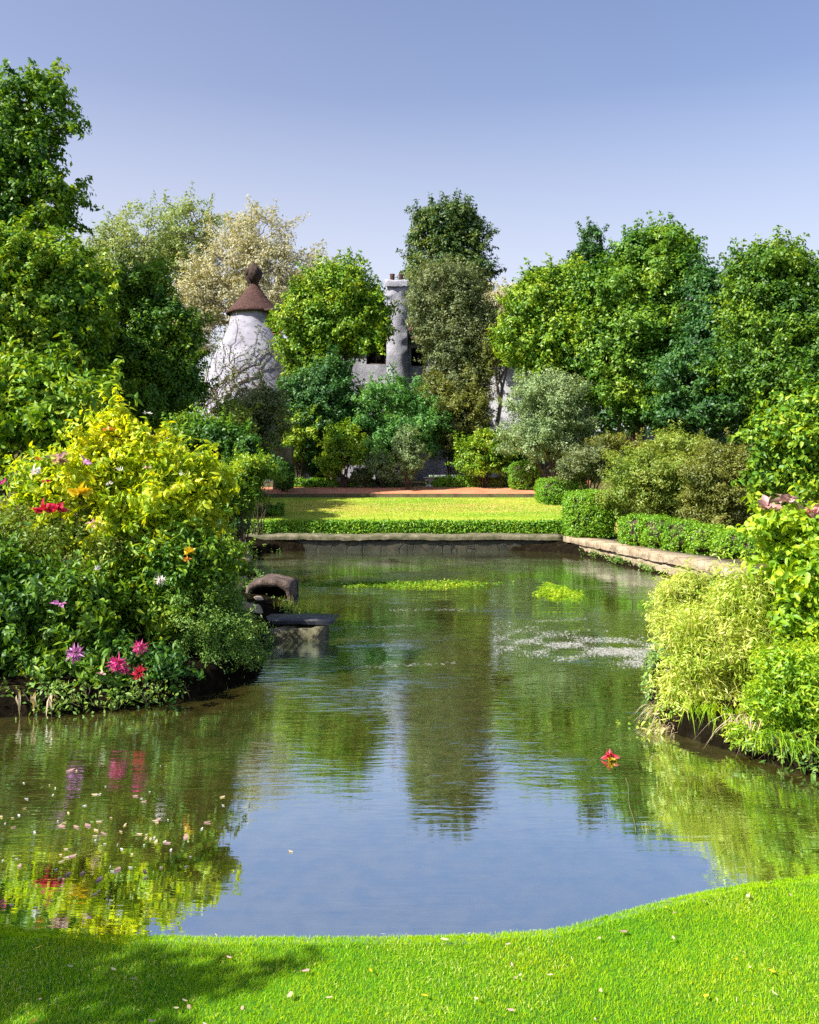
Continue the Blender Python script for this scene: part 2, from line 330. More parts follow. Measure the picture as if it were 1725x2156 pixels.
def foliage(C, Rr, n, L, W, cr, rng, boxy=0, bgh=None, shoot=.1, fine=False, droop=.25, shell=.45, per=45, spray=.05, rnd=.6, up=.3, bump=.16, flat=.75):
    if bgh: C, Rr = boughs(C, Rr, rng, **bgh)
    vol = (Rr[:, 0]*Rr[:, 1]+Rr[:, 0]*Rr[:, 2]+Rr[:, 1]*Rr[:, 2]); w = vol/vol.sum()
    nc = max(3, n//per); k = rng.choice(len(C), nc, p=w)
    d = nrm(rng.normal(size=(nc, 3)))
    if boxy:
        cube = d/np.abs(d).max(1)[:, None]; e = d*(1-boxy)+cube*boxy
    else: e = d
    rad = 1-shell*rng.random(nc)**1.4+rng.exponential(spray, nc)*(rng.random(nc) < .5)
    ph = k*1.7
    bm = 1+bump*(np.sin(d[:, 0]*4+ph)+np.sin(d[:, 2]*5+2*ph)+np.sin(d[:, 1]*4.5+ph*3)+np.sin((d[:, 0]-d[:, 2])*9+ph))*.5
    cc = C[k]+e*Rr[k]*(rad*bm)[:, None]
    od = nrm(d/Rr[k])
    cs_ = cr*rng.uniform(.5, 1.35, nc)
    if shoot and not boxy:
        q = rng.choice(nc, max(2, int(nc*shoot))); dv = nrm(od[q]+np.array([0, 0, .55])+rng.normal(size=(len(q), 3))*.35)
        for a, b in ((.9, .55), (1.7, .42), (2.4, .28)):
            cc = np.concatenate([cc, cc[q]+dv*cr*a]); cs_ = np.concatenate([cs_, cr*b*np.ones(len(q))]); od = np.concatenate([od, dv])
    pp = np.maximum(4, per*np.minimum(1, (cs_/cr)**1.3)*1.05).astype(int)
    j = np.repeat(np.arange(len(cc)), pp); m = len(j)
    o = nrm(rng.normal(size=(m, 3)))*(rng.random(m)**.45)[:, None]
    pos = cc[j]+o*cs_[j][:, None]*np.array([1, 1, flat])
    nor = nrm(.55*o+.5*od[j]+rnd*rng.normal(size=(m, 3))*.7+np.array([0, 0, up]))
    V, Q, T = leaves(pos, nor, L, W, rng, fine=fine, droop=droop)
    return V, Q, T, cc
def limbs(g, base, C, cc, rng, r0, fork=.45, ntwig=40, nb=7):
    top = C.mean(0); top[2] = C[:, 2].max()*.5+C[:, 2].min()*.5
    base = np.array(base); H = top-base
    mid = base+H*fork
    t = np.linspace(0, 1, 9)[:, None]
    wob = rng.normal(size=(9, 3))*.035*np.linalg.norm(H)*np.sin(t*np.pi); wob[:, 2] = 0
    tr = base+H*t+wob
    rr = r0*(1-.7*t[:, 0]); rr[0] *= 1.45
    g.tube(tr, rr, 10)
    for c in C:
        a = tr[rng.integers(3, 7)]; t2 = np.linspace(0, 1, 6)[:, None]
        b = a+(c-a)*t2+np.array([0, 0, .12])*np.linalg.norm(c-a)*np.sin(t2*np.pi)*1+rng.normal(size=(6, 3))*.03*np.linalg.norm(c-a)*np.sin(t2*np.pi)
        g.tube(b, r0*(.42*(1-t2[:, 0])+.1), nb)
    if len(cc) and ntwig:
        for c in cc[rng.choice(len(cc), min(ntwig, len(cc)), replace=False)]:
            a = C[np.argmin(((C-c)**2).sum(1))]; t2 = np.linspace(0, 1, 5)[:, None]
            b = a+(c-a)*t2+rng.normal(size=(5, 3))*.06*np.linalg.norm(c-a)*np.sin(t2*np.pi)
            g.tube(b, r0*.11*(1.15-t2[:, 0]), 4)
seedc = [10]
def rg(): seedc[0] += 1; return np.random.default_rng(seedc[0])
DN, DL = 1.45, .82
def tree(name, label, L, d, n, leaf, mat, base=None, r0=.22, cr=.5, group=None, bark='bark', depth=.9, ntwig=60, cat='tree', crown='crown', fork=.45, **kw):
    n = int(n*DN); leaf = (leaf[0]*DL, leaf[1]*DL); rng = rg(); C, Rr = lobes_px(L, d, depth)
    bx = base if base is not None else (C[:, 0].mean(), d)
    bz = float(ground(bx[0], bx[1])); b = np.array([bx[0], bx[1], bz-.15])
    root = empty(name, b, label, cat, group)
    kw.setdefault('bgh', dict()); kw.setdefault('shoot', .2); V, Q, T, cc = foliage(C, Rr, n, leaf[0], leaf[1], cr*.72, rng, **kw)
    obj(crown, mesh(crown, V, Q, T), M[mat], root)
    g = G(); limbs(g, b, C, cc, rng, r0, fork, ntwig)
    obj('trunk' if cat == 'tree' else 'stem', g.mesh('trunk', True), M[bark], root)
    return root
def shrub(name, label, L, d, n, leaf, mat, nst=14, r0=.018, cat='shrub', bark='bark', group=None, depth=.9, cr=.22, foot=None, extra=None, **kw):
    n = int(n*1.3); leaf = (leaf[0]*.9, leaf[1]*.9); rng = rg(); C, Rr = lobes_px(L, d, depth)
    bx, by = foot if foot is not None else (C[:, 0].mean(), C[:, 1].mean())
    b = np.array([bx, by, float(ground(bx, by))-.04])
    root = empty(name, b, label, cat, group)
    if not kw.get('boxy'): kw.setdefault('bgh', dict(size=(.3, .55), k=11, stray=4))
    V, Q, T, cc = foliage(C, Rr, n, leaf[0], leaf[1], cr*.8, rng, **kw)
    obj('foliage', mesh('foliage', V, Q, T), M[mat], root)
    g = G(); R0 = Rr[:, 0].max()
    for c in cc[rng.choice(len(cc), min(nst, len(cc)), replace=False)]:
        a = b+np.array([rng.normal()*.12*R0, rng.normal()*.12*R0, 0]); t = np.linspace(0, 1, 6)[:, None]
        pt = a+(c-a)*t; pt[:, 2] = a[2]+(c[2]-a[2])*t[:, 0]**.8
        pt += rng.normal(size=(6, 3))*.02*np.sin(t*np.pi)
        g.tube(pt, r0*(1.2-t[:, 0]), 5)
    obj('stem', g.mesh('stem', True), M[bark], root)
    return root
def flower(p, r, mat, parent, kind='pompom', seed=None):
    rng = rg()
    if kind == 'pompom': n, L, W = 60, r*.85, r*.28
    elif kind == 'rose': n, L, W = 22, r*1.0, r*.85
    else: n, L, W = 6, r*1.1, r*.7
    d = nrm(rng.normal(size=(n, 3)))
    if kind != 'pompom': d[:, 2] = np.abs(d[:, 2])*.7; d = nrm(d)
    pos = np.array(p)+d*r*.25
    sv = nrm(np.cross(d, rng.normal(size=(n, 3))))
    V, Q, T = leaves(pos, sv, L, W, rng, fine=True, droop=.1, tdir=d)
    me = mesh('flower', V, Q, T)
    if parent is None: return obj('flower', me, M[mat])
    return obj('flower', me, M[mat], parent)
def blades(base, L, W, rng, lean=.5, out=None, seg=3, curl=1.):
    """arching strap leaves rising from base points"""
    n = len(base); a = rng.uniform(0, 2*np.pi, n)
    h = np.stack([np.cos(a), np.sin(a), 0*a], 1) if out is None else nrm(out+.35*rng.normal(size=(n, 3))*[1, 1, 0])
    l = (L*rng.uniform(.6, 1.2, n))[:, None]; ln = (lean*rng.uniform(.3, 1.4, n))[:, None]
    s = np.cross(h, [0, 0, 1.]); s = nrm(s+rng.normal(size=(n, 3))*.3); w = (W*rng.uniform(.6, 1.3, n))[:, None]
    rows = []
    for i in range(seg+1):
        t = i/seg
        c = base+l*(t*np.array([0, 0, 1.])*(1-.35*ln*t*curl)+h*ln*t**1.7)-np.array([0, 0, 1.])*l*curl*ln*.45*t**3
        ww = w*(1-t**1.6)*.5
        if i < seg: rows += [c-s*ww, c+s*ww]
        else: rows.append(c)
    V = np.stack(rows, 1).reshape(-1, 3); k = 2*seg+1; b = (np.arange(n)*k)[:, None]
    Q = np.concatenate([b+[2*i, 2*i+1, 2*i+3, 2*i+2] for i in range(seg-1)]) if seg > 1 else None
    T = b+[2*seg-2, 2*seg-1, 2*seg]
    return V, Q, T

# ------------------------------------------------------------------ turf
rng = rg()
def turf(n, box, L, W, smin=-.012):
    x = rng.uniform(box[0], box[1], n); y = rng.uniform(box[2], box[3], n); s = sdf(x, y); k = (s > smin) & (y < 4.5+.1*np.abs(x))
    x, y, s = x[k], y[k], s[k]; z = np.maximum(ground(x, y, np.maximum(s, .05)), .0)-.004
    hh = .75+.35*wav(x*5, y*5)
    return blades(np.stack([x, y, z], 1), L, W, rng, .55, seg=2, curl=.8)
g = G()
g.add(*turf(430000, (-2.35, 2.7, 2.75, 4.75), .024, .0022)); g.add(*turf(60000, (-6, 6, 1, 5), .03, .004))
n = 60000; x = rng.uniform(-2.3, 2.7, n); y = rng.uniform(2.75, 4.7, n); k = (wav(x*3.1, y*4.3, 1)+.5*wav(x*9, y*9, 2)+.35*rng.normal(size=n) > .45) & (sdf(x, y) > .02) & (y < 4.5+.1*np.abs(x)); x, y = x[k], y[k]
n_dry = G().add(*blades(np.stack([x, y, ground(x, y)+.003], 1), .024, .003, rng, .9, seg=2, curl=1.2))
tag(obj('dry_grass', n_dry.mesh('dry_grass'), M['lf_straw']), 'scattered straw coloured blades among the near grass', 'grass', kind='stuff')
E_ = poly[(poly[:, 1] < 4.6) & (np.abs(poly[:, 0]) < 3)]; E_ = E_[np.argsort(E_[:, 0])]; x = rng.uniform(-2.4, 2.6, 9000); y = np.interp(x, E_[:, 0], E_[:, 1])-rng.exponential(.018, 9000)+.008
k = rng.random(9000) < .35+.5*(wav(x*7, x*3) > 0); x, y = x[k], y[k]
g.add(*blades(np.stack([x, y, np.full(len(x), .045)], 1), .034, .0028, rng, 1.1, np.tile([0, 1., 0], (len(x), 1)), seg=2, curl=1.5))
tag(obj('grass', g.mesh('grass'), M['turf']), 'short mown bright green grass on the near lawn', 'grass', kind='stuff')
# far lawn tufts and its shaggy front edge
n = 120000; x = rng.uniform(-6.2, 6.3, n); y = rng.uniform(23.5, 29.95, n)
g = G().add(*blades(np.stack([x, y, ground(x, y, np.full(n, 3.))-.01], 1), .045, .018, rng, .6, seg=2))
tag(obj('grass', g.mesh('grass'), M['far_turf']), 'sunlit yellow green grass on the far lawn', 'grass', kind='stuff')

n = 26000; x = rng.uniform(-6.2, 6.3, n); y = rng.normal(27, 1.0, n)+.3*wav(x, x*.6); k = (y > 24.6) & (y < 29.6) & (wav(x*1.1, y*2.5, 5)+.8*rng.normal(size=n) > -.25); x, y = x[k], y[k]
tag(obj('dry_grass', G().add(*blades(np.stack([x, y, ground(x, y, np.full(len(x), 3.))+.004], 1), .045, .02, rng, .8, seg=2)).mesh('dg'), M['tan']), 'dry tan band of grass across the middle of the far lawn', 'grass', kind='stuff')

# ------------------------------------------------------------------ stonework
def rough_wall(a, b, z0, z1, th, step=.14, amp=.018, seed=1, over=0):
    """a wall or coping along a->b, its cells pushed about"""
    a, b = np.array(a, float), np.array(b, float); Ln = np.linalg.norm(b-a); n = max(2, int(Ln/step)); t = (b-a)/Ln; q = np.array([-t[1], t[0]])
    nz = max(2, int((z1-z0)/step)+1); nw = max(2, int(th/step)+1)
    prof = [(0, z0+(z1-z0)*i/nz) for i in range(nz)]+[(th*i/nw, z1) for i in range(nw)]+[(th, z1-(z1-z0)*i/nz) for i in range(nz)]
    pr = np.array(prof); m = len(pr); r = np.random.default_rng(seed)
    s = np.linspace(0, Ln, n+1)
    V = np.zeros((n+1, m, 3)); V[..., 0] = a[0]+t[0]*s[:, None]+q[0]*pr[None, :, 0]; V[..., 1] = a[1]+t[1]*s[:, None]+q[1]*pr[None, :, 0]; V[..., 2] = pr[None, :, 1]
    V += r.normal(size=V.shape)*amp*np.array([.6, .6, .6]); V[..., 2] += .012*np.sin(s*2.3+seed)[:, None]
    V = V.reshape(-1, 3); i = np.arange(n)[:, None]*m; j = np.arange(m-1)[None]
    Q = np.stack([i+j, i+m+j, i+m+j+1, i+j+1], -1).reshape(-1, 4)
    c0 = len(V); V = np.concatenate([V, [V[:m].mean(0)], [V[-m:].mean(0)]]); jj = np.arange(m-1)
    T = np.concatenate([np.stack([jj, jj+1, np.full(m-1, c0)], 1), np.stack([n*m+jj+1, n*m+jj, np.full(m-1, c0+1)], 1)])
    return V, Q, T
def coping(a, b, z0, z1, th, seed, amp=.012, ln=(.45, .85)):
    a, b = np.array(a, float), np.array(b, float); Ln = np.linalg.norm(b-a); t = (b-a)/Ln; q = np.array([-t[1], t[0]]); r = np.random.default_rng(seed); s = 0; g = G()
    while s < Ln-.15:
        l = min(r.uniform(*ln), Ln-s); o = q*r.normal()*.012; dz = r.normal()*.006
        g.add(*rough_wall(a+t*(s+.003)+o, a+t*(s+l-.003)+o, z0, z1+dz, th, .11, amp, int(seed*100+s*10))); s += l
    return g
e = empty('retaining_wall', (0, 22.6, 0), 'long low dark retaining wall across the far end of the pond', 'wall')
obj('wall_face', G().add(*rough_wall((-4.75, 22.58), (4.3, 22.58), -.3, .3, .5, seed=3)).mesh('w', True), M['dark_stone'], e)
obj('coping', G().add(*rough_wall((-4.78, 22.5), (4.25, 22.5), .305, .43, .75, amp=.012, seed=4)).mesh('w', True), M['coping'], e)
e = empty('stone_wall', (5, 18.5, 0), 'sunlit tan stone pond wall running along the right bank below the wavy hedge', 'wall')
obj('wall_face', G().add(*rough_wall((5.95, 14.6), (4.33, 22.45), -.3, .27, -.55, seed=5, amp=.025)).mesh('w', True), M['stone'], e)
obj('coping', coping((5.9, 14.6), (4.26, 22.45), .275, .43, -.8, 6, .011, (.6, 1.1)).mesh('w'), M['stone'], e)
e = empty('stone_wall', (-4, 20, 0), 'short shaded stone edge at the far left corner of the pond', 'wall')
obj('wall_face', G().add(*rough_wall((-3.35, 17), (-4.62, 22.4), -.3, .3, .5, seed=7)).mesh('w', True), M['dark_stone'], e)
obj('coping', G().add(*rough_wall((-3.3, 17), (-4.57, 22.4), .303, .42, .6, amp=.014, seed=8)).mesh('w', True), M['stone'], e)
# culvert
e = empty('culvert', (-2.15, 12.5, .3), 'small arched stone culvert mouth on the left bank above the slate slab', 'culvert')
def arch(rx, rz, n=18): t = np.linspace(0, np.pi, n); return np.stack([np.cos(t)*rx, np.sin(t)*rz], 1)
o_, i_ = arch(.37, .31), arch(.3, .22); o_, i_ = [np.sign(q)*np.abs(q/m_)**.72*m_ for q, m_ in ((o_, np.array([.37, .31])), (i_, np.array([.3, .22])))]; n = len(o_); r_ = np.random.default_rng(5)
o_ = o_*(1+r_.normal(size=(n, 1))*.035); i_ = i_*(1+r_.normal(size=(n, 1))*.03)
cx, cy, cz = -2.15, 12.3, .24; V = []
for yy in (cy, cy+.2, cy+.45, cy+.7):
    V += [[cx+p[0], yy, cz+p[1]] for p in o_]+[[cx+p[0], yy, cz+p[1]] for p in i_]
Q = []
for k in range(n-1):
    for a in range(3):
        b0 = a*2*n; b1 = (a+1)*2*n
        Q += [[b0+k, b0+k+1, b1+k+1, b1+k], [b0+n+k+1, b0+n+k, b1+n+k, b1+n+k+1]]
    Q += [[k, n+k, n+k+1, k+1]]
obj('arch', mesh('arch', V, Q), M['culvert'], e)
g = G().box(cx-.36, cx+.36, cy+.705, cy+.8, cz-.1, cz+.25); obj('back_wall', g.mesh('b'), M['dark_stone'], e)
g = G().add(*rough_wall((cx-.42, cy-.04), (cx+.42, cy-.04), -.1, cz+.012, .5, .1, .012, 9)); obj('sill', g.mesh('s', True), M['dark_stone'], e)
o = obj('stone_pier', G().add(*rough_wall((-2.25, 10.55), (-1.12, 10.5), -.3, .15, .7, .09, .03, 11)).mesh('p', False), M['coping']); tag(o, 'low rough stone pier standing in the water under the slate slab', 'pier')
V, Q, T = rough_wall((-1.95, 10.72), (-1.0, 10.62), .185, .25, .42, .2, .006, 12)
o = obj('slate_slab', mesh('slab', V, Q, T), M['slate']); tag(o, 'dark blue slate slab lying on the stone pier', 'slab')
rng = rg()
for i, (px, py, d, r) in enumerate([(505, 1235, 12.6, .2), (540, 1275, 11.9, .16), (560, 1300, 11.4, .13), (515, 1290, 11.2, .2), (548, 1340, 10.4, .1), (505, 1190, 14.5, .2)]):
    c = P(px, py, d); th = nrm(rng.normal(size=(160, 3)))
    u = np.linspace(0, np.pi, 8); v = np.linspace(0, 2*np.pi, 12, endpoint=False); V = [[math.sin(a)*math.cos(b), math.sin(a)*math.sin(b), math.cos(a)] for a in u for b in v]
    V = np.array(V); V = V*(1+.14*np.sin(V[:, :1]*5+i)+.1*np.sin(V[:, 2:]*6+V[:, 1:2]*4+i)); V = c+V*r*np.array([1.2, 1, .75])
    Q = [[a*12+b, a*12+(b+1) % 12, a*12+12+(b+1) % 12, a*12+12+b] for a in range(7) for b in range(12)]
    o = obj('rock', mesh('rock', V, Q), M['stone' if i % 2 else 'dark_stone'])
    tag(o, ['grey rock left of the culvert arch', 'brown rock in front of the culvert sill', 'smallest brown rock behind the slate slab', 'dark rock at the left end of the stone pier', 'low rock at the waterline beside the pier', 'furthest rock on the left bank behind the culvert'][i], 'rock', 'rocks round the culvert')

# ------------------------------------------------------------------ buildings
def wall_open(x0, x1, z0, z1, y0, y1, ops, mx=.6):
    xs_ = sorted({x0, x1, *[o[0] for o in ops], *[o[1] for o in ops]}); zs_ = sorted({z0, z1, *[o[2] for o in ops], *[o[3] for o in ops]}); g = G()
    def cell(i, k):
        if not (0 <= i < len(xs_)-1 and 0 <= k < len(zs_)-1): return False
        a, c = (xs_[i]+xs_[i+1])/2, (zs_[k]+zs_[k+1])/2
        return not any(o[0] < a < o[1] and o[2] < c < o[3] for o in ops)
    for i in range(len(xs_)-1):
        for k in range(len(zs_)-1):
            if not cell(i, k): continue
            a, b, c, d = xs_[i], xs_[i+1], zs_[k], zs_[k+1]
            g.add([(a, y0, c), (b, y0, c), (b, y0, d), (a, y0, d)], [[0, 1, 2, 3]]); g.add([(a, y1, c), (b, y1, c), (b, y1, d), (a, y1, d)], [[3, 2, 1, 0]])
            if not cell(i-1, k): g.add([(a, y0, c), (a, y0, d), (a, y1, d), (a, y1, c)], [[0, 1, 2, 3]])
            if not cell(i+1, k): g.add([(b, y0, c), (b, y0, d), (b, y1, d), (b, y1, c)], [[3, 2, 1, 0]])
            if not cell(i, k-1): g.add([(a, y0, c), (b, y0, c), (b, y1, c), (a, y1, c)], [[0, 1, 2, 3]])
            if not cell(i, k+1): g.add([(a, y0, d), (b, y0, d), (b, y1, d), (a, y1, d)], [[3, 2, 1, 0]])
    return g
house = empty('house', (1.5, 43, 1.6), 'old white rendered house with brown roof and tall chimney behind the trees', 'house')
ops = [(-2.15, -1.18, 7.55, 8.6), (.08, .92, 7.45, 8.35), (3.0, 3.8, 5.3, 6.5)]
g = wall_open(-3.3, 2.2, 1.5, 9.0, 40.4, 40.75, ops[:2]); obj('wall', g.mesh('wall'), M['grey_stone_and_shade'], house)  # white wall darkened to grey, the trees' shade put into its colour
g = wall_open(2.2, 6.3, 1.5, 9.0, 40.4, 40.75, ops[2:]); g.box(-3.3, -2.95, 40.753, 46, 1.5, 9); g.box(5.95, 6.3, 40.753, 46, 1.5, 9); g.box(-3.3, 6.3, 46.003, 46.3, 1.5, 9)
obj('wall', g.mesh('wall'), M['white_paint'], house)
V = [(-3.7, 39.95, 8.85), (6.7, 39.95, 8.85), (6.7, 43.4, 10.5), (-3.7, 43.4, 10.5), (6.7, 46.8, 8.85), (-3.7, 46.8, 8.85)]; V += [(a, b, c-.16) for a, b, c in V]
roof = obj('roof', mesh('roof', V, [[0, 1, 2, 3], [3, 2, 4, 5], [7, 6, 9, 8], [8, 9, 11, 10], [0, 6, 7, 1], [5, 4, 10, 11], [0, 3, 9, 6], [3, 5, 11, 9], [1, 7, 8, 2], [2, 8, 10, 4]]), M['tile'], house)
ch = obj('chimney', G().add(*rough_wall((-1.12, 39.85), (-.1, 39.85), 1.5, 11.35, .545, .35, .03, 21)).mesh('c', True), M['grey_stone_and_shade'], house)
V, Q, T = rough_wall((-1.2, 39.75), (-.03, 39.75), 11.3, 11.62, .75, .12, .02, 22); obj('chimney_cap', mesh('cap', V, Q, T), M['grey_stone_and_shade'], ch)
for (a, b) in ((-.85, 40.05), (-.42, 40.1)):
    g = G().tube([(a, b, 11.55), (a, b, 11.85), (a, b, 11.95)], [.13, .11, .14], 10); obj('chimney_pot', g.mesh('pot'), M['tile'], ch)
for (a, b, c, d) in ops:
    w = G().box(a, b, 40.72, 40.74, c, d); wo = obj('window', w.mesh('pane'), M['dark_glass'], house)
    g = G(); g.box(a, a+.06, 40.5, 40.56, c, d); g.box(b-.06, b, 40.5, 40.56, c, d); g.box(a+.06, b-.06, 40.5, 40.56, d-.06, d); g.box((a+b)/2-.025, (a+b)/2+.025, 40.51, 40.55, c+.06, d-.06); g.box(a+.06, b-.06, 40.5, 40.56, c, c+.06)
    obj('window_frame', g.mesh('fr'), M['dark_wood'], wo)
# round tower
TX, TY = P(535, 700, 42)[0], 42.
tower = empty('tower', (TX, TY, 1.6), 'battered round white tower with conical brown roof left of the house', 'tower')
rr = [(1.5, 3.5), (3, 3.3), (4.8, 3.0), (6.4, 2.6), (7.8, 2.15), (8.8, 1.7), (9.6, 1.3), (10.45, 1.12)]
th = np.linspace(0, 2*np.pi, 40, endpoint=False); rs = np.random.default_rng(3); V = []
zz = np.linspace(1.5, 10.45, 26); rad = np.interp(zz, [a for a, b in rr], [b for a, b in rr])
for z, r in zip(zz, rad): V += [(TX+math.cos(a)*r*(1+rs.normal()*.007), TY+math.sin(a)*r*(1+rs.normal()*.007), z) for a in th]
Q = [[i*40+j, i*40+(j+1) % 40, i*40+40+(j+1) % 40, i*40+40+j] for i in range(25) for j in range(40)]
obj('wall', mesh('wall', V, Q, None, True), M['render'], tower)
V = []; cone = [(10.3, 1.36), (10.33, 1.42)]
for k in range(12):
    z_ = 10.4+k*.13; r_k = float(np.interp(z_, [10.4, 10.8, 11.2, 11.6, 11.96], [1.4, 1.0, .66, .36, .13])); cone += [(z_, r_k+.02), (z_+.1, float(np.interp(z_+.1, [10.4, 10.8, 11.2, 11.6, 11.96], [1.4, 1.0, .66, .36, .13]))+.035)]
cone += [(12.0, 0)]
for z, r in cone: V += [(TX+math.cos(a)*r*(1+rs.normal()*.012), TY+math.sin(a)*r*(1+rs.normal()*.012), z+rs.normal()*.008) for a in th]
Q = [[i*40+j, i*40+(j+1) % 40, i*40+40+(j+1) % 40, i*40+40+j] for i in range(len(cone)-1) for j in range(40)]
rf = obj('roof', mesh('roof', V, Q), M['tile'], tower)
V = []; fin = [(11.85, .17), (12.05, .26), (12.25, .4), (12.5, .42), (12.72, .3), (12.9, .12), (12.95, 0)]
for z, r in fin: V += [(TX+math.cos(a)*r*(1+rs.normal()*.22), TY+math.sin(a)*r*(1+rs.normal()*.22), z+rs.normal()*.05) for a in th[::2]]
Q = [[i*20+j, i*20+(j+1) % 20, i*20+20+(j+1) % 20, i*20+20+j] for i in range(6) for j in range(20)]
fo = obj('finial', mesh('finial', V, Q), M['dark_wood'], rf)
wx = TX+1.0; wx += .15; g = G().box(wx-.28, wx+.28, 41.05, 41.6, 9.2, 10.25); wo = obj('window', g.mesh('w'), M['dark_glass'], tower)
g = G(); g.box(wx-.34, wx-.283, 41.0, 41.6, 9.1, 10.3); g.box(wx+.283, wx+.34, 41.0, 41.6, 9.1, 10.3); g.box(wx-.283, wx+.283, 41.0, 41.6, 9.1, 9.197); g.box(wx-.05, wx+.05, 41.0, 41.047, 9.2, 10.25)
obj('window_frame', g.mesh('fr'), M['oak'], wo)
g = G(); V = [(wx-.5, 40.8, 10.3), (wx+.55, 40.8, 10.28), (wx+.5, 41.9, 10.62), (wx-.45, 41.9, 10.62)]; V += [(a, b, c+.1) for a, b, c in V]
g.add(V, [[0, 3, 2, 1], [4, 5, 6, 7], [0, 1, 5, 4], [1, 2, 6, 5], [2, 3, 7, 6], [3, 0, 4, 7]]); obj('window_hood', g.mesh('h'), M['dark_wood'], wo)
# bare climber on the tower
rng = rg(); g = G(); tips = []
def onwall(a, z, off=.03):
    r = np.interp(z, zz, rad)+off; return (TX+math.cos(a)*r, TY+math.sin(a)*r, z)
for i in range(60):
    a = -np.pi/2+rng.uniform(-1.3, 1.3); z = rng.uniform(2, 6); da = rng.uniform(-.12, .12); pts = []
    for k in range(rng.integers(12, 30)):
        pts.append(onwall(a, min(z, 10.2))); a += da+rng.normal()*.06; z += rng.uniform(.05, .34); da += rng.normal()*.02
    g.tube(pts, np.linspace(.03, .006, len(pts)), 5); tips += pts[4:]
cl = empty('climber', onwall(-np.pi/2, 2), 'nearly bare dark climber branching over the white tower', 'climber')
obj('stem', g.mesh('stem'), M['bark'], cl)
tips = np.array(tips)[rng.random(len(tips)) < .6]; j = rng.integers(0, len(tips), 5200)
pos = tips[j]+rng.normal(size=(5200, 3))*.16
V, Q, T = leaves(pos, nrm(rng.normal(size=(5200, 3))+[0, -1, .3]), .11, .06, rng); obj('foliage', mesh('f', V, Q, T), M['lf_olive'], cl)
# low white wall under the right trees
a, b = P(1318, 930, 34.5), P(1490, 935, 34.5)
o = obj('garden_wall', G().add(*rough_wall((a[0], a[1]), (b[0], b[1]), 2.6, EYE+90/F*34.5, .3, .3, .012, 31)).mesh('gw'), M['white_paint']); tag(o, 'low whitewashed garden wall under the dark right hand trees', 'wall')
a = P(595, 982, 31.9); o = obj('stone_pillar', G().add(*rough_wall((a[0]-.36, 31.8), (a[0]+.36, 31.8), 1.3, 3.15, .6, .12, .02, 33)).mesh('sp'), M['coping']); tag(o, 'short weathered grey stone pillar at the left end of the path', 'pillar')
# bench and urns by the far hedge
def place(px, d): x = (px-CX)/F*d; return x, float(ground(x, d, np.array(3.)))
x, z = place(935, 33.6); e = empty('stone_bench', (x, 33.6, z), 'low pale backless stone bench right of the columnar conifer', 'bench')
obj('seat', G().add(*rough_wall((x-.62, 33.4), (x+.62, 33.4), z+.36, z+.45, .42, .12, .006, 51)).mesh('s', True), M['grey_stone_and_shade'], e)
for sx in (-.42, .42): obj('leg', G().add(*rough_wall((x+sx-.08, 33.48), (x+sx+.08, 33.48), z-.02, z+.355, .26, .08, .006, 52)).mesh('l', True), M['grey_stone_and_shade'], e)
for i, (px, lab) in enumerate([(718, 'small grey stone urn left of the round bushes on the path edge'), (905, 'small dark stone urn right of the columnar conifer')]):
    x, z = place(px, 33.25); e = empty('stone_urn', (x, 33.25, z), lab, 'urn', 'stone urns along the path')
    def lathe(pr, n=14): 
        V = [(x+math.cos(t)*r, 33.25+math.sin(t)*r, z+h) for h, r in pr for t in np.linspace(0, 2*np.pi, n, endpoint=False)]
        return mesh('lathe', V, [[a*n+b, a*n+(b+1) % n, a*n+n+(b+1) % n, a*n+n+b] for a in range(len(pr)-1) for b in range(n)], None, True)
    obj('base', lathe([(0, .16), (.06, .16), (.08, .08), (.14, .06), (.16, .1)]), M['grey_stone_and_shade'], e)
    obj('bowl', lathe([(.16, .08), (.2, .14), (.28, .2), (.36, .22), (.38, .26), (.4, .26), (.38, .2), (.3, .1), (.3, 0)]), M['grey_stone_and_shade'], e)

# ------------------------------------------------------------------ distant wood
rng = rg(); Ls = []
for i in range(46):
    px = -500+i*60; Ls.append((px, rng.uniform(830, 900), 75, rng.uniform(80, 130)))
C, Rr = lobes_px(Ls, 58, .6); V, Q, T, cc = foliage(C, Rr, 60000, .42, .26, .9, rng)
tag(obj('far_wood', mesh('far_wood', V, Q, T), M['lf_dark']), 'dark wood closing the garden behind the house', 'wood', kind='stuff')

# ------------------------------------------------------------------ trees
tree('broadleaf_tree', 'tallest dark green tree at the top left edge of the picture',
     [(60, 225, 70, 75), (5, 300, 80, 110), (145, 255, 34, 22), (95, 185, 36, 38), (75, 330, 65, 60), (140, 400, 48, 30), (60, 430, 75, 55), (110, 440, 55, 45), (-40, 420, 90, 120), (-60, 260, 80, 110), (-60, 560, 110, 120)],
     26, 27000, (.18, .115), 'lf_mid', base=(-14, 26.5), r0=.3, cr=.36, spray=.08, fork=.6, per=36)
tree('broadleaf_tree', 'yellow green leafy tree below the tallest tree at left edge',
     [(20, 560, 110, 80), (120, 560, 80, 70), (60, 650, 130, 90), (160, 640, 80, 90), (-40, 640, 100, 120), (100, 740, 110, 70)],
     24, 46000, (.17, .1), 'lf_bright', base=(-11.4, 24.5), r0=.2, cr=.34)
tree('broadleaf_tree', 'dense rounded tree with lit yellow top left of the white tower',
     [(300, 610, 60, 55), (235, 680, 75, 70), (345, 690, 65, 65), (285, 740, 80, 60), (370, 775, 55, 75), (210, 790, 80, 80), (320, 830, 90, 60), (270, 870, 80, 50)],
     27.5, 62000, (.15, .09), 'lf_mid', r0=.24, cr=.36)
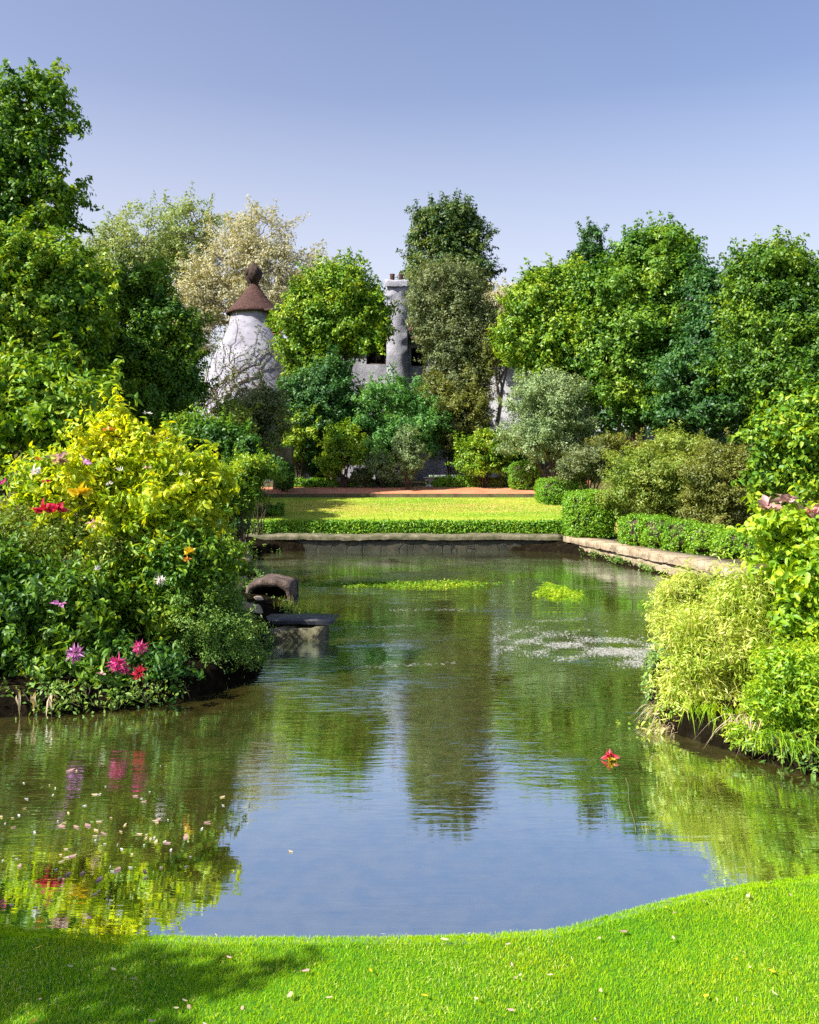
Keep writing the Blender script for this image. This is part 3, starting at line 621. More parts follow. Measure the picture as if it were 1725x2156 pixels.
tree('broadleaf_tree', 'sparse pale green tree rising behind the left trees',
     [(400, 485, 60, 68), (305, 510, 80, 65), (270, 590, 95, 80), (385, 590, 75, 85), (230, 520, 40, 40), (200, 590, 50, 60)],
     52, 26000, (.22, .12), 'lf_pale', r0=.3, cr=.7, bark='pale_bark', spray=.12, ntwig=150)
tree('broadleaf_tree', 'sparse golden tree behind the conical tower roof',
     [(540, 500, 72, 55), (480, 550, 70, 60), (590, 570, 85, 60), (450, 630, 85, 60), (560, 640, 90, 50), (650, 610, 50, 50), (410, 690, 60, 70), (690, 640, 40, 30)],
     50, 33000, (.2, .11), 'lf_gold', r0=.3, cr=.7, bark='pale_bark', spray=.12, ntwig=170)
tree('broadleaf_tree', 'bright green rounded tree between the tower and the chimney',
     [(715, 615, 65, 62), (650, 670, 60, 55), (768, 650, 44, 55), (715, 690, 85, 62), (640, 745, 50, 40), (670, 775, 50, 38), (790, 680, 26, 48)],
     36.5, 52000, (.18, .11), 'lf_bright', r0=.22, cr=.44)
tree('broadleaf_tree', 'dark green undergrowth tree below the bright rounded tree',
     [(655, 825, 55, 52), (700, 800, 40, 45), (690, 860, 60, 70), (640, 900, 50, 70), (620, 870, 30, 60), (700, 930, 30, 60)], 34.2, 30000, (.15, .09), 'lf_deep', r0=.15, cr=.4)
tree('evergreen_tree', 'tallest dark evergreen in the centre rising above the chimney',
     [(945, 465, 58, 38), (905, 490, 40, 38), (985, 510, 42, 48), (940, 540, 68, 50), (985, 580, 50, 48), (900, 580, 45, 50), (1000, 620, 36, 26), (930, 620, 70, 60), (870, 570, 12, 12), (1020, 610, 20, 10)],
     42, 42000, (.2, .1), 'lf_ever', r0=.3, cr=.42, spray=.1, up=.5)
tree('broadleaf_tree', 'grey olive tree with small leaves right of the chimney',
     [(925, 600, 62, 48), (975, 610, 45, 55), (900, 650, 42, 55), (960, 680, 66, 70), (952, 745, 52, 55), (1000, 745, 44, 60), (960, 800, 55, 50), (1010, 690, 40, 45)],
     36, 60000, (.12, .065), 'lf_olive', r0=.25, cr=.4, bark='pale_bark')
tree('broadleaf_tree', 'shadowed drooping tree with thin pale limbs below the olive tree',
     [(1005, 800, 36, 60), (1012, 880, 26, 60), (960, 880, 55, 70), (915, 850, 40, 60), (1020, 740, 28, 50)], 35.5, 24000, (.12, .06), 'lf_brown', base=(2.9, 35.5), r0=.16, cr=.35, bark='pale_bark', ntwig=120)
tree('broadleaf_tree', 'small pale golden tree between the evergreen and the right hand trees',
     [(1045, 650, 40, 34), (1080, 640, 36, 34), (1035, 690, 40, 34), (1060, 730, 40, 36)], 39, 15000, (.17, .09), 'lf_gold', r0=.15, cr=.45, bark='pale_bark')
tree('broadleaf_tree', 'wide bright tree on the left of the right hand group',
     [(1125, 640, 60, 50), (1190, 610, 55, 45), (1100, 715, 55, 48), (1180, 690, 80, 50), (1245, 650, 60, 60), (1130, 595, 28, 26), (1250, 750, 60, 50), (1150, 755, 50, 32)],
     32, 56000, (.16, .1), 'lf_bright', base=(7.6, 32.5), r0=.24, cr=.42)
tree('evergreen_tree', 'narrow dark spire with pointed top behind the right hand trees',
     [(1250, 510, 22, 38), (1235, 560, 38, 38), (1265, 580, 34, 60), (1240, 640, 50, 70)], 35, 16000, (.15, .09), 'lf_dark', r0=.16, cr=.3, spray=.1)
tree('broadleaf_tree', 'largest tree of the right hand group with ragged double top',
     [(1390, 510, 38, 34), (1438, 540, 26, 48), (1340, 535, 38, 36), (1385, 580, 75, 50), (1300, 620, 70, 55), (1420, 650, 60, 55), (1340, 690, 80, 55), (1290, 740, 65, 55), (1430, 730, 45, 45), (1370, 790, 70, 45), (1300, 820, 50, 40), (1390, 860, 65, 34)],
     31, 90000, (.17, .1), 'lf_plain', base=(8.7, 31.5), r0=.28, cr=.42, spray=.08)
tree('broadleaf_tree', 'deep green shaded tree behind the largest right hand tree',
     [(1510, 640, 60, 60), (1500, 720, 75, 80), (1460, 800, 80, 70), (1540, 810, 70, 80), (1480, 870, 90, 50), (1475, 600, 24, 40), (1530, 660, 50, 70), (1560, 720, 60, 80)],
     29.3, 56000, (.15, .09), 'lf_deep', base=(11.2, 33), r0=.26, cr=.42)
tree('broadleaf_tree', 'loose topped green tree at the right edge of the picture',
     [(1620, 560, 70, 45), (1580, 610, 55, 60), (1680, 590, 60, 60), (1640, 680, 95, 80), (1620, 780, 90, 80), (1720, 700, 80, 120), (1700, 820, 90, 80)],
     26, 66000, (.14, .085), 'lf_mid', base=(11.3, 27), r0=.26, cr=.36, spray=.09)
# thin trunks of the little grove
for i, (px, top, d) in enumerate([(1305, 800, 33), (1352, 800, 33.5), (1392, 820, 33), (1412, 830, 33.8)]):
    a = P(px, 940, d); b = P(px+4, top, d); gz = float(ground(a[0], d)); c = np.array([a[0], d, gz-.1])
    e = empty('sapling', c, ['leftmost bare sapling trunk before the low white wall', 'second bare sapling trunk standing against the white wall', 'third leaning sapling trunk against the white wall', 'rightmost thin sapling trunk against the white wall'][i], 'sapling', 'saplings in front of the white wall')
    t = np.linspace(0, 1, 7)[:, None]; obj('trunk', G().tube(c+(b-c)*t+rs.normal(size=(7, 3))*.04, np.linspace(.09, .05, 7), 7).mesh('t', True), M['pale_bark' if i == 0 else 'bark'], e)
    r_ = rg(); pos = b+r_.normal(size=(700, 3))*[.7, .5, .45]; V, Q, T = leaves(pos, nrm(r_.normal(size=(700, 3))+[0, 0, .6]), .16, .1, r_); obj('crown', mesh('c', V, Q, T), M['lf_mid'], e)

# ------------------------------------------------------------------ middle distance shrubs
shrub('dome_shrub', 'broad blue green domed bush in the centre below the house', [(815, 855, 88, 66), (755, 905, 62, 80), (885, 905, 62, 80), (820, 930, 105, 66)], 34.5, 52000, (.12, .07), 'lf_dome', cr=.3, nst=20, r0=.05, shell=.25, bgh=dict(size=(.2, .34), k=26, stray=4))
shrub('leafy_shrub', 'bright lime bush at the left foot of the domed bush', [(720, 935, 34, 50), (748, 955, 30, 42), (705, 965, 28, 36)], 32.9, 9000, (.12, .07), 'lf_bright', cr=.25, nst=8, r0=.03)
shrub('leafy_shrub', 'bright green shrub left of the domed bush below the tree', [(640, 890, 34, 45), (625, 930, 30, 40)], 33.5, 9000, (.13, .08), 'lf_bright', cr=.28, nst=8, r0=.03)
shrub('leafy_shrub', 'dark shadowed shrub low between lime bush and stone pillar', [(650, 960, 50, 40), (690, 985, 40, 30)], 34, 10000, (.12, .07), 'lf_deep', cr=.28, nst=8, r0=.03)
shrub('column_conifer', 'small upright columnar conifer in front of the domed bush', [(856, 935, 26, 42), (856, 975, 31, 45)], 31.9, 12000, (.085, .04), 'lf_silver', cr=.16, nst=6, r0=.03, cat='conifer', shell=.3, up=.7)
shrub('leafy_shrub', 'pale silvery little bush left of the columnar conifer', [(798, 975, 26, 30), (815, 990, 20, 24)], 32.8, 6000, (.09, .05), 'lf_silver', cr=.16, nst=6, r0=.02)
shrub('leafy_shrub', 'round dark little bush on the path edge left of centre', [(765, 1002, 22, 20)], 33, 4500, (.07, .04), 'lf_olive', cr=.12, nst=4, r0=.02)
shrub('leafy_shrub', 'vivid green rounded bush right of the domed bush', [(1015, 950, 44, 42), (1000, 978, 36, 26), (1045, 968, 34, 36), (1025, 985, 44, 18)], 33, 13000, (.12, .07), 'lf_bright', cr=.24, nst=8, r0=.03)
shrub('leafy_shrub', 'tall silvery grey bush left of the right hand trees', [(1140, 840, 60, 60), (1190, 850, 55, 75), (1110, 910, 55, 65), (1180, 930, 65, 60), (1220, 880, 35, 70)], 31, 52000, (.1, .05), 'lf_silver', cr=.3, nst=14, r0=.04)
shrub('leafy_shrub', 'grey green bush behind the middle clipped hedge', [(1235, 975, 50, 36), (1210, 990, 35, 34), (1275, 985, 35, 36)], 27.5, 18000, (.09, .045), 'lf_olive', cr=.2, nst=10, r0=.03)
shrub('leafy_shrub', 'brown flushed bush under the right hand trees', [(1290, 935, 60, 22), (1350, 948, 50, 16)], 30.5, 11000, (.09, .05), 'lf_brown', cr=.2, nst=8, r0=.03)
shrub('leafy_shrub', 'mid green shrub below the dense left tree', [(420, 910, 50, 45), (470, 930, 50, 45), (400, 950, 50, 40), (520, 950, 40, 36)], 24, 30000, (.11, .07), 'lf_plain', cr=.24, nst=12, r0=.04)
shrub('leafy_shrub', 'loose olive shrub rising in front of the white tower', [(530, 850, 42, 50), (570, 870, 35, 50), (510, 900, 40, 40), (560, 920, 40, 30)], 30, 18000, (.11, .055), 'lf_olive', cr=.3, nst=12, r0=.04)
shrub('leafy_shrub', 'golden tipped young shrub left of the olive shrub', [(500, 900, 28, 40), (480, 870, 22, 24)], 28, 6000, (.11, .06), 'lf_brush', cr=.25, nst=8, r0=.03)
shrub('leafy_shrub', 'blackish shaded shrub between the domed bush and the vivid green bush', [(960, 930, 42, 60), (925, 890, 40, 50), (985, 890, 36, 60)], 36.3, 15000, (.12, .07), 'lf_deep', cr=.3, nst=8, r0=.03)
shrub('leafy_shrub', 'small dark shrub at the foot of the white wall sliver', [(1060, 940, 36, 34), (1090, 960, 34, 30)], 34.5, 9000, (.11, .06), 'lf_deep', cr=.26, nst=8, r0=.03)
# low border behind the path
for i, (x0, x1, y0, y1, mt, lab) in enumerate([(618, 745, 1005, 1027, 'hedge', 'left low clipped border hedge behind the gravel path'), (745, 840, 1008, 1027, 'lf_olive', 'middle low border planting behind the gravel path'), (905, 1000, 1000, 1027, 'hedge', 'bright low border bush behind the gravel path right of the conifer'), (1000, 1062, 1005, 1027, 'lf_brush', 'right low brownish border planting beside the path')]):
    n = 4; L = [(x0+(x1-x0)*(k+.5)/n, (y0+y1)/2+2, (x1-x0)/n*.62, (y1-y0)/2) for k in range(n)]
    shrub('border_plant', lab, L, 33.4, 9000, (.08, .05), mt, cr=.14, nst=5, r0=.015, boxy=.5, bump=.05, group='border planting behind the path')
L = [(x, 984, 30, 10) for x in range(615, 1060, 50)]
def hedge(label, c, r, n, leaf=(.05, .035), mat='hedge', boxy=.75, d=None, cr=.07, seed=1, lobes=None, name='clipped_hedge'):
    rng = rg(); C = np.array(lobes[0] if lobes else [c], float); Rr = np.array(lobes[1] if lobes else [r], float)
    z = float(ground(C[0, 0], C[0, 1])); b = np.array([C[:, 0].mean(), C[:, 1].mean(), z-.05]); root = empty(name, b, label, 'hedge')
    V, Q, T, cc = foliage(C, Rr, n, leaf[0], leaf[1], cr, rng, boxy=boxy, shell=.12, spray=.012, bump=.03, rnd=.8, per=20, flat=1)
    obj('foliage', mesh('f', V, Q, T), M[mat], root)
    g = G()
    for k in range(len(C)):
        for j in range(6):
            p = C[k]+Rr[k]*rng.uniform(-.7, .7, 3); q = np.array([p[0]*.4+C[k, 0]*.6, p[1]*.4+C[k, 1]*.6, float(ground(C[k, 0], C[k, 1]))-.05])
            g.tube([q, (q+p)/2+[0, 0, .05], p], [.03, .02, .01], 5)
    # added unseen core that stops light leaking straight through
    for k in range(len(C)):
        a = .74*Rr[k]; u = np.linspace(0, np.pi, 9); v = np.linspace(0, 2*np.pi, 14, endpoint=False)
        W_ = np.array([[math.sin(s)*math.cos(t), math.sin(s)*math.sin(t), math.cos(s)] for s in u for t in v]); cb = W_/np.abs(W_).max(1)[:, None]
        W_ = W_*(1-boxy)+cb*boxy; g.add(C[k]+W_*a*(1+rng.normal(size=(len(W_), 1))*.03), [[i*14+j, i*14+(j+1) % 14, i*14+14+(j+1) % 14, i*14+14+j] for i in range(8) for j in range(14)])
    obj('branch_and_core', g.mesh('b'), M['bark'], root); return root
def hpx(px0, px1, py0, py1, d, dep): a, b = P(px0, py1, d), P(px1, py0, d); return [(a[0]+b[0])/2, d, (a[2]+b[2])/2], [(b[0]-a[0])/2, dep, (b[2]-a[2])/2]
c, r = hpx(1190, 1292, 1034, 1132, 22.2, .6); hedge('large dark clipped block hedge at the far right corner of the pond', c, r, 34000, boxy=.6, mat='hedge')
c, r = hpx(1132, 1232, 1007, 1064, 28.3, .8); hedge('bright low clipped hedge beside the far lawn in the middle of three', c, r, 26000, boxy=.7)
c, r = hpx(1072, 1136, 972, 1030, 32.2, .6); hedge('furthest small clipped hedge beside the end of the gravel path', c, r, 14000, boxy=.6)
c, r = hpx(580, 617, 975, 1027, 31, .5); hedge('small dark clipped hedge on the left below the stone pillar', c, r, 9000, boxy=.5, mat='lf_dark')
LB = ([], [])
for t in np.linspace(0, 1, 7):
    x = 5.55+1.9*t; y = 19.7-3.9*t; zt = 1.15-.22*t+.05*math.sin(t*7); LB[0].append([x, y, (zt+.35)/2]); LB[1].append([.42, .52, (zt-.35)/2])
hedge('long wavy clipped hedge behind the tan pond wall on the right', None, None, 46000, lobes=LB, boxy=.45, leaf=(.045, .035))
# low shaggy edge of the far lawn
rng = rg(); n = 26000; x = rng.uniform(-4.9, 4.9, n); t = rng.random(n); pos = np.stack([x, 23.3+.16*rng.random(n)+.03*wav(x*4, x), .42+.36*t+.03*wav(x*6, x*2)], 1)
V, Q, T = leaves(pos, nrm(rng.normal(size=(n, 3))*.6+[0, -.6, .5]), .07, .045, rng)
tag(obj('lawn_edging', mesh('le', V, Q, T), M['hedge']), 'low leafy edging strip along the front of the far lawn', 'edging', kind='stuff')

# ------------------------------------------------------------------ right bank
shrub('wild_shrub', 'tall loose yellow green brush behind the wavy hedge', [(1350, 1010, 70, 70), (1430, 985, 80, 65), (1370, 1060, 80, 60), (1460, 1040, 80, 70)], 21.5, 52000, (.085, .035), 'lf_brush', cr=.22, nst=40, r0=.012, bark='stem', up=.5, spray=.08)
shrub('wild_shrub', 'reddish tinted loose brush right of the yellow green brush', [(1520, 1000, 70, 70), (1570, 1030, 70, 75), (1510, 1060, 70, 50), (1610, 980, 60, 60)], 20, 42000, (.08, .035), 'lf_brown', cr=.2, nst=40, r0=.012, bark='stem', up=.5, spray=.08)
shrub('leafy_shrub', 'green shrub with larger leaves at the right edge above the pink blooms', [(1660, 920, 75, 62), (1720, 900, 70, 80), (1690, 1000, 80, 60), (1640, 990, 45, 50), (1760, 980, 80, 90)], 10, 16000, (.085, .055), 'lf_bright', cr=.2, nst=20, r0=.014, foot=(5.3, 10.5), fine=True, per=30)
lime = shrub('climbing_shrub', 'lime green broad leaved climber with dusky pink blooms at right edge', [(1650, 1115, 62, 45), (1700, 1150, 70, 65), (1665, 1215, 70, 70), (1710, 1310, 60, 70), (1660, 1290, 40, 45), (1760, 1200, 80, 140)], 6.8, 7600, (.075, .05), 'lf_lime', cr=.13, nst=24, r0=.006, bark='stem', foot=(3.6, 7.2), fine=True, per=18, depth=.8)
for px, py, r in [(1618, 1068, .075), (1655, 1056, .07), (1700, 1085, .085), (1730, 1090, .08)]: flower(P(px, py, 6.7), r, 'dusky' if px != 1700 else 'pink', lime, 'rose')
rmound = shrub('grassy_shrub', 'large pale yellow green feathery mound overhanging the right bank', [(1560, 1300, 90, 85), (1500, 1370, 85, 85), (1590, 1400, 110, 100), (1470, 1450, 62, 60), (1540, 1480, 80, 60), (1450, 1340, 42, 60), (1425, 1440, 40, 50), (1440, 1495, 50, 40), (1510, 1530, 60, 38), (1650, 1330, 70, 80)], 7.1, 46000, (.06, .014), 'lf_straw', cr=.12, nst=60, r0=.004, bark='stem', foot=(2.95, 7.6), up=.4, spray=.1, per=24)
shrub('grassy_shrub', 'greener leafy mound at the lower right edge above the dark bank', [(1690, 1420, 85, 85), (1650, 1500, 80, 70), (1730, 1530, 70, 60), (1590, 1540, 50, 34), (1660, 1570, 50, 34)], 6.35, 22000, (.05, .018), 'lf_lime', cr=.1, nst=30, r0=.004, bark='stem', foot=(3.3, 6.7), per=24)
shrub('reed_clump', 'thin green reedy growth at the pond edge below the tan wall', [(1420, 1260, 42, 42), (1400, 1310, 32, 40), (1460, 1240, 42, 34)], 10.5, 12000, (.075, .012), 'lf_straw', cr=.14, nst=30, r0=.004, bark='stem', cat='reeds', up=.6)
# straps hanging over the right bank
rng = rg()
C_, R_ = lobes_px([(1560, 1300, 80, 70), (1500, 1370, 70, 70), (1590, 1400, 95, 80), (1470, 1450, 50, 50), (1540, 1480, 70, 50), (1450, 1340, 38, 50), (1640, 1460, 60, 60)], 7.0, .9)
k = rng.integers(0, len(C_), 2600); d_ = nrm(rng.normal(size=(2600, 3))+[0, -.4, .3]); b_ = C_[k]+d_*R_[k]*.82
V, Q, T = blades(b_, .17, .0075, rng, .9, d_*[1, 1, 0]+1e-3, 4, 1.1)
obj('blade', mesh('blade', V, Q, T), M['lf_straw'], rmound)
def straps(name, label, cat, pts, L, W, mat, n, out, lean=1.1, seg=4, curl=1.3, sp=.05, flowers=None):
    b = []; 
    for p in pts: b.append(np.array(p)+rng.normal(size=(n, 3))*[sp, sp, sp*.4])
    V, Q, T = blades(np.concatenate(b), L, W, rng, lean, np.tile(np.array(out, float), (n*len(pts), 1)), seg, curl)
    o = obj(name, mesh(name, V, Q, T), M[mat]); return tag(o, label, cat)
straps('strap_plant', 'green strap leaves hanging over the dark right bank', 'plant', [P(1500, 1500, 6.75), P(1540, 1510, 6.65), P(1470, 1500, 6.8)], .22, .014, 'lf_lime', 30, (-.3, -1, 0))
straps('dry_strap_plant', 'dry cream coloured strap leaves bent over the right bank', 'plant', [P(1590, 1530, 6.4), P(1560, 1525, 6.5)], .26, .011, 'dry', 22, (-.6, -.8, 0))
straps('strap_plant', 'short green strap leaves on the bank at the right edge', 'plant', [P(1650, 1560, 6.05), P(1690, 1575, 5.95), P(1620, 1555, 6.15)], .16, .014, 'lf_lime', 30, (-.1, -1, 0))
straps('dead_stalk_clump', 'tangle of greyish pink dead stalks at the tip of the right bank', 'plant', [P(1385, 1500, 7.1), P(1375, 1550, 6.9), P(1405, 1540, 6.85)], .18, .007, 'dry', 40, (-1, -.5, 0), lean=1.3, sp=.04)
e = empty('trailing_rose', P(1370, 1560, 6.85), 'pink and orange trailing blooms dipping to the water at right bank tip', 'flowers')
rr_ = rg(); C0 = P(1375, 1545, 6.9); V, Q, T = leaves(C0+rr_.normal(size=(160, 3))*[.1, .1, .06], nrm(rr_.normal(size=(160, 3))+[0, -.3, .5]), .05, .026, rr_, fine=True); obj('foliage', mesh('f', V, Q, T), M['lf_straw'], e)
for px, py, r, mt in [(1345, 1585, .035, 'pink'), (1330, 1570, .03, 'dusky'), (1322, 1556, .022, 'orange'), (1408, 1572, .025, 'gold'), (1355, 1598, .028, 'pink')]: flower(P(px, py, 6.75), r, mt, e, 'rose')

# ------------------------------------------------------------------ left bank
kw = dict(fine=True, per=20, shoot=.35)
shrub('leafy_shrub', 'tall yellow green broad leaved shrub at the left edge', [(60, 820, 85, 58), (150, 850, 75, 65), (0, 880, 90, 85), (90, 910, 110, 70), (-60, 930, 90, 130), (190, 900, 50, 50)], 9.8, 13000, (.1, .055), 'lf_bright', cr=.2, nst=22, r0=.014, foot=(-4.6, 10), **kw)
yel = shrub('yellow_shrub', 'sunlit golden yellow shrub in the middle of the left bank', [(250, 915, 36, 40), (225, 965, 58, 46), (300, 990, 80, 60), (390, 1010, 75, 50), (200, 1030, 95, 60), (320, 1070, 110, 60), (120, 1020, 70, 50), (440, 1030, 40, 34), (280, 1130, 110, 50), (390, 1105, 66, 46)], 8.7, 23000, (.085, .046), 'lf_yellow', cr=.15, nst=40, r0=.008, bark='stem', foot=(-3.0, 9.1), spray=.1, **kw)
brn = shrub('leafy_shrub', 'olive and brown fine leaved shrub under the red bloom at left', [(60, 1130, 100, 60), (180, 1150, 100, 60), (280, 1160, 90, 55), (-40, 1130, 90, 90)], 8.6, 20000, (.05, .022), 'lf_brush', cr=.13, nst=30, r0=.006, foot=(-3.5, 8.8), per=24)
drk = shrub('dark_shrub', 'large dark green shrub with broad leaves at the lower left edge', [(30, 1240, 105, 85), (130, 1270, 90, 80), (40, 1350, 110, 80), (140, 1370, 80, 60), (-70, 1300, 100, 140), (60, 1420, 90, 38)], 8.0, 15000, (.09, .045), 'lf_mid', cr=.17, nst=26, r0=.008, foot=(-3.6, 8.2), **kw)
mid = shrub('leafy_shrub', 'mixed green shrub low in the middle of the left bank', [(260, 1230, 80, 62), (340, 1190, 80, 52), (400, 1160, 60, 42), (240, 1310, 80, 60), (330, 1280, 75, 70), (430, 1200, 52, 45)], 8.5, 17000, (.07, .032), 'lf_bright', cr=.15, nst=30, r0=.006, foot=(-2.8, 8.6), **kw)
shrub('fine_shrub', 'fine leaved silvery green bush spilling over the bank corner', [(430, 1290, 82, 70), (470, 1340, 58, 58), (390, 1360, 72, 56), (440, 1400, 72, 40), (495, 1370, 48, 48), (480, 1260, 44, 44), (380, 1410, 60, 34)], 8.55, 60000, (.036, .012), 'lf_fine', cr=.11, nst=50, r0=.004, bark='stem', foot=(-2.25, 8.9), per=26, up=.4, spray=.07)
low = shrub('flowering_plant', 'low leafy plant carrying the magenta and mauve blooms', [(210, 1400, 80, 36), (290, 1400, 52, 36), (150, 1420, 60, 30), (340, 1410, 42, 30)], 7.85, 4200, (.075, .034), 'lf_plain', cr=.12, nst=18, r0=.005, bark='stem', foot=(-2.8, 8.0), **kw)
shrub('leafy_shrub', 'pale sprawling shrub behind the yellow shrub towards the far lawn', [(500, 1010, 45, 34), (470, 1050, 60, 40), (540, 990, 42, 28), (520, 1040, 30, 28)], 15, 18000, (.07, .035), 'lf_bright', cr=.16, nst=20, r0=.01)
shrub('round_shrub', 'dark rounded shrub at the far left corner of the pond', [(485, 1100, 46, 50), (465, 1130, 40, 30)], 17, 16000, (.06, .035), 'lf_dark', cr=.14, nst=12, r0=.012)
shrub('low_shrub', 'low dark spreading shrub on the left edge of the far lawn', [(570, 1072, 34, 10), (545, 1080, 30, 12)], 25, 5000, (.07, .04), 'lf_plain', cr=.1, nst=6, r0=.01)
shrub('leafy_shrub', 'leafy growth hanging over the short left pond wall', [(480, 1165, 34, 28), (455, 1190, 40, 34), (500, 1200, 24, 20)], 13.5, 10000, (.055, .03), 'lf_bright', cr=.12, nst=14, r0=.008)
shrub('leafy_shrub', 'mid green hedge like shrub left of the stone pillar', [(545, 985, 34, 26), (580, 992, 22, 26), (510, 985, 40, 30)], 23, 14000, (.07, .04), 'lf_plain', cr=.16, nst=12, r0=.012)
straps('water_grass', 'pale green grass tuft growing behind the slate slab', 'plant', [P(625, 1285, 11.6), P(650, 1285, 11.5), P(600, 1280, 11.7), P(675, 1290, 11.4)], .2, .008, 'lf_straw', 60, (.15, -.3, 0), lean=.4, curl=.6, sp=.07)
# hanging roots and dry leaves on the dark bank
b = np.concatenate([P(px, 1462, 7.22)+rng.normal(size=(5, 3))*[.018, .02, .02] for px in (38, 72, 108)]); V, Q, T = leaves(b, nrm(rng.normal(size=(15, 3))*.4+[0, -1, 0]), .16, .022, rng, fine=True, tdir=np.tile([0, -.1, -1.], (15, 1))+rng.normal(size=(15, 3))*.16)
tag(obj('dry_strap_plant', mesh('dsp', V, Q, T), M['dry']), 'dry pale leaves hanging down the dark bank at lower left', 'plant')
straps('strap_plant', 'green strap leaves among the magenta blooms', 'plant', [P(235, 1370, 7.75), P(262, 1372, 7.75), P(330, 1400, 7.8)], .22, .014, 'lf_plain', 16, (.1, -.6, 0), lean=.9)
straps('strap_plant', 'upright yellow green strap leaves behind the yellow shrub', 'plant', [P(400, 985, 9.0), P(430, 990, 9.0), P(380, 980, 9)], .26, .022, 'lf_lime', 10, (.6, -.2, 0), lean=.5)
# creeping cover and roots along both banks
rng = rg(); B = []; 
for i in range(len(poly)):
    a, b = poly[i], poly[(i+1) % len(poly)]
    if not (5.3 < (a[1]+b[1])/2 < 22): continue
    e = b-a; L_ = np.linalg.norm(e); nn_ = np.array([e[1], -e[0]])/(L_+1e-9)
    near = 1 if (a[1] < 13) else .4
    for k in range(int(L_*150*near)):
        t = rng.random(); o_ = rng.exponential(.09)-.02; B.append((*(a+e*t+nn_*o_), o_))
B = np.array(B); sgn = sdf(B[:, 0], B[:, 1]); wv = wav(B[:, 0]*2.5, B[:, 1]*2.5, 4)
keep = (wv+.5*rng.normal(size=len(B)) > .55) & (sgn > -.04); B = B[keep]; sgn = sgn[keep]
bz = np.where(sgn > .03, ground(B[:, 0], B[:, 1], np.maximum(sgn, .08)), rng.uniform(.04, .16, len(B)))
m_ = 12; pos = np.repeat(np.stack([B[:, 0], B[:, 1], bz], 1), m_, 0)+rng.normal(size=(len(B)*m_, 3))*[.05, .05, .03]; pos[:, 2] = np.maximum(pos[:, 2], .012)
V, Q, T = leaves(pos, nrm(rng.normal(size=pos.shape)*.7+[0, -.3, .7]), .05, .022, rng, droop=.6)
tag(obj('ground_cover', mesh('gc', V, Q, T), M['lf_fine']), 'low creeping greenery along the dark edges of the banks', 'ground cover', kind='stuff')
g = G()
for j in rng.choice(len(B), 260, replace=False):
    if B[j, 1] > 12: continue
    s_ = -1 if B[j, 0] > 0 else 1; p0 = np.array([B[j, 0], B[j, 1], rng.uniform(.12, .24)]); l_ = rng.uniform(.05, .16)
    g.tube([p0, p0+[s_*.03+rng.normal()*.03, -.05, -.02], p0+[s_*.05+rng.normal()*.05, -.08, -l_]], [.006, .004, .002], 4)
tag(obj('root_tangle', g.mesh('r'), M['bark']), 'thin dark roots hanging from the edges of the banks', 'roots', kind='stuff')
# blooms
for px, py, d, r, mt, kd in [(160, 1375, 7.35, .075, 'mauve', 'pompom'), (245, 1398, 7.3, .08, 'magenta', 'pompom'), (292, 1362, 7.35, .07, 'magenta', 'pompom'), (293, 1417, 7.3, .065, 'red', 'pompom'), (214, 1420, 7.3, .03, 'pink', 'single'), (262, 1408, 7.3, .045, 'magenta', 'pompom')]: flower(P(px, py, d), r, mt, low, kd)
for px, py, d, r, mt, kd in [(95, 1077, 8.0, .085, 'red', 'rose'), (120, 1074, 8.0, .075, 'red', 'rose'), (195, 1105, 8.05, .06, 'pink', 'single')]: flower(P(px, py, d), r, mt, brn, kd)
for px, py, d, r, mt, kd in [(85, 968, 8.15, .06, 'orange', 'single'), (97, 1015, 8.1, .055, 'red', 'single'), (122, 972, 8.15, .1, 'dusky', 'rose'), (178, 975, 8.15, .085, 'mauve', 'single'), (75, 1000, 8.1, .1, 'cream', 'single'), (228, 905, 8.3, .07, 'orange', 'single'), (5, 1017, 8.1, .07, 'magenta', 'single'), (170, 1040, 8.1, .1, 'gold', 'rose'),
        (255, 990, 8.15, .05, 'cream', 'single'), (230, 1020, 8.1, .05, 'cream', 'single'), (385, 1000, 8.2, .05, 'cream', 'single'), (425, 960, 8.5, .05, 'cream', 'single'), (310, 870, 8.8, .05, 'cream', 'single'), (310, 985, 8.2, .05, 'pink', 'single'), (395, 1180, 8.1, .055, 'orange', 'single')]: flower(P(px, py, d), r*(.72 if kd == 'single' else .85), mt, yel, kd)
for px, py, d, r, mt, kd in [(125, 1275, 7.4, .07, 'mauve', 'single'), (200, 1200, 7.7, .04, 'cream', 'single')]: flower(P(px, py, d), r, mt, drk, kd)
for px, py, d, r, mt, kd in [(338, 1222, 7.9, .05, 'cream', 'pompom'), (400, 1165, 8.1, .05, 'gold', 'rose')]: flower(P(px, py, d), r, mt, mid, kd)
# the tree outside the frame that shades the lawn
rngt = rg(); C = np.array([-.1, -.95, 0])+np.array([(-5.6, 2.45, 3.9), (-4.9, 1.95, 3.5), (-6.2, 2.6, 4.6), (-4.5, 2.45, 3.7), (-6.6, 1.6, 4.4), (-5.4, 1.85, 3.7), (-4.1, 2.5, 3.5)]); Rr = np.array([(.7, .22, .34), (.6, .16, .22), (.7, .4, .4), (.4, .13, .2), (.6, .4, .5), (.5, .14, .2), (.35, .07, .1)])
root = empty('broadleaf_tree', (-7.6, 1.9, .1), 'leafy tree just outside the left edge throwing shade on the near lawn', 'tree')
V, Q, T, cc = foliage(C, Rr*.9, 9500, .08, .05, .15, rngt, shoot=.4); obj('crown', mesh('c', V, Q, T), M['lf_mid'], root)
g = G(); limbs(g, (-7.6, 1.9, .0), C, cc, rngt, .13, .45, 30); obj('trunk', g.mesh('t', True), M['bark'], root)

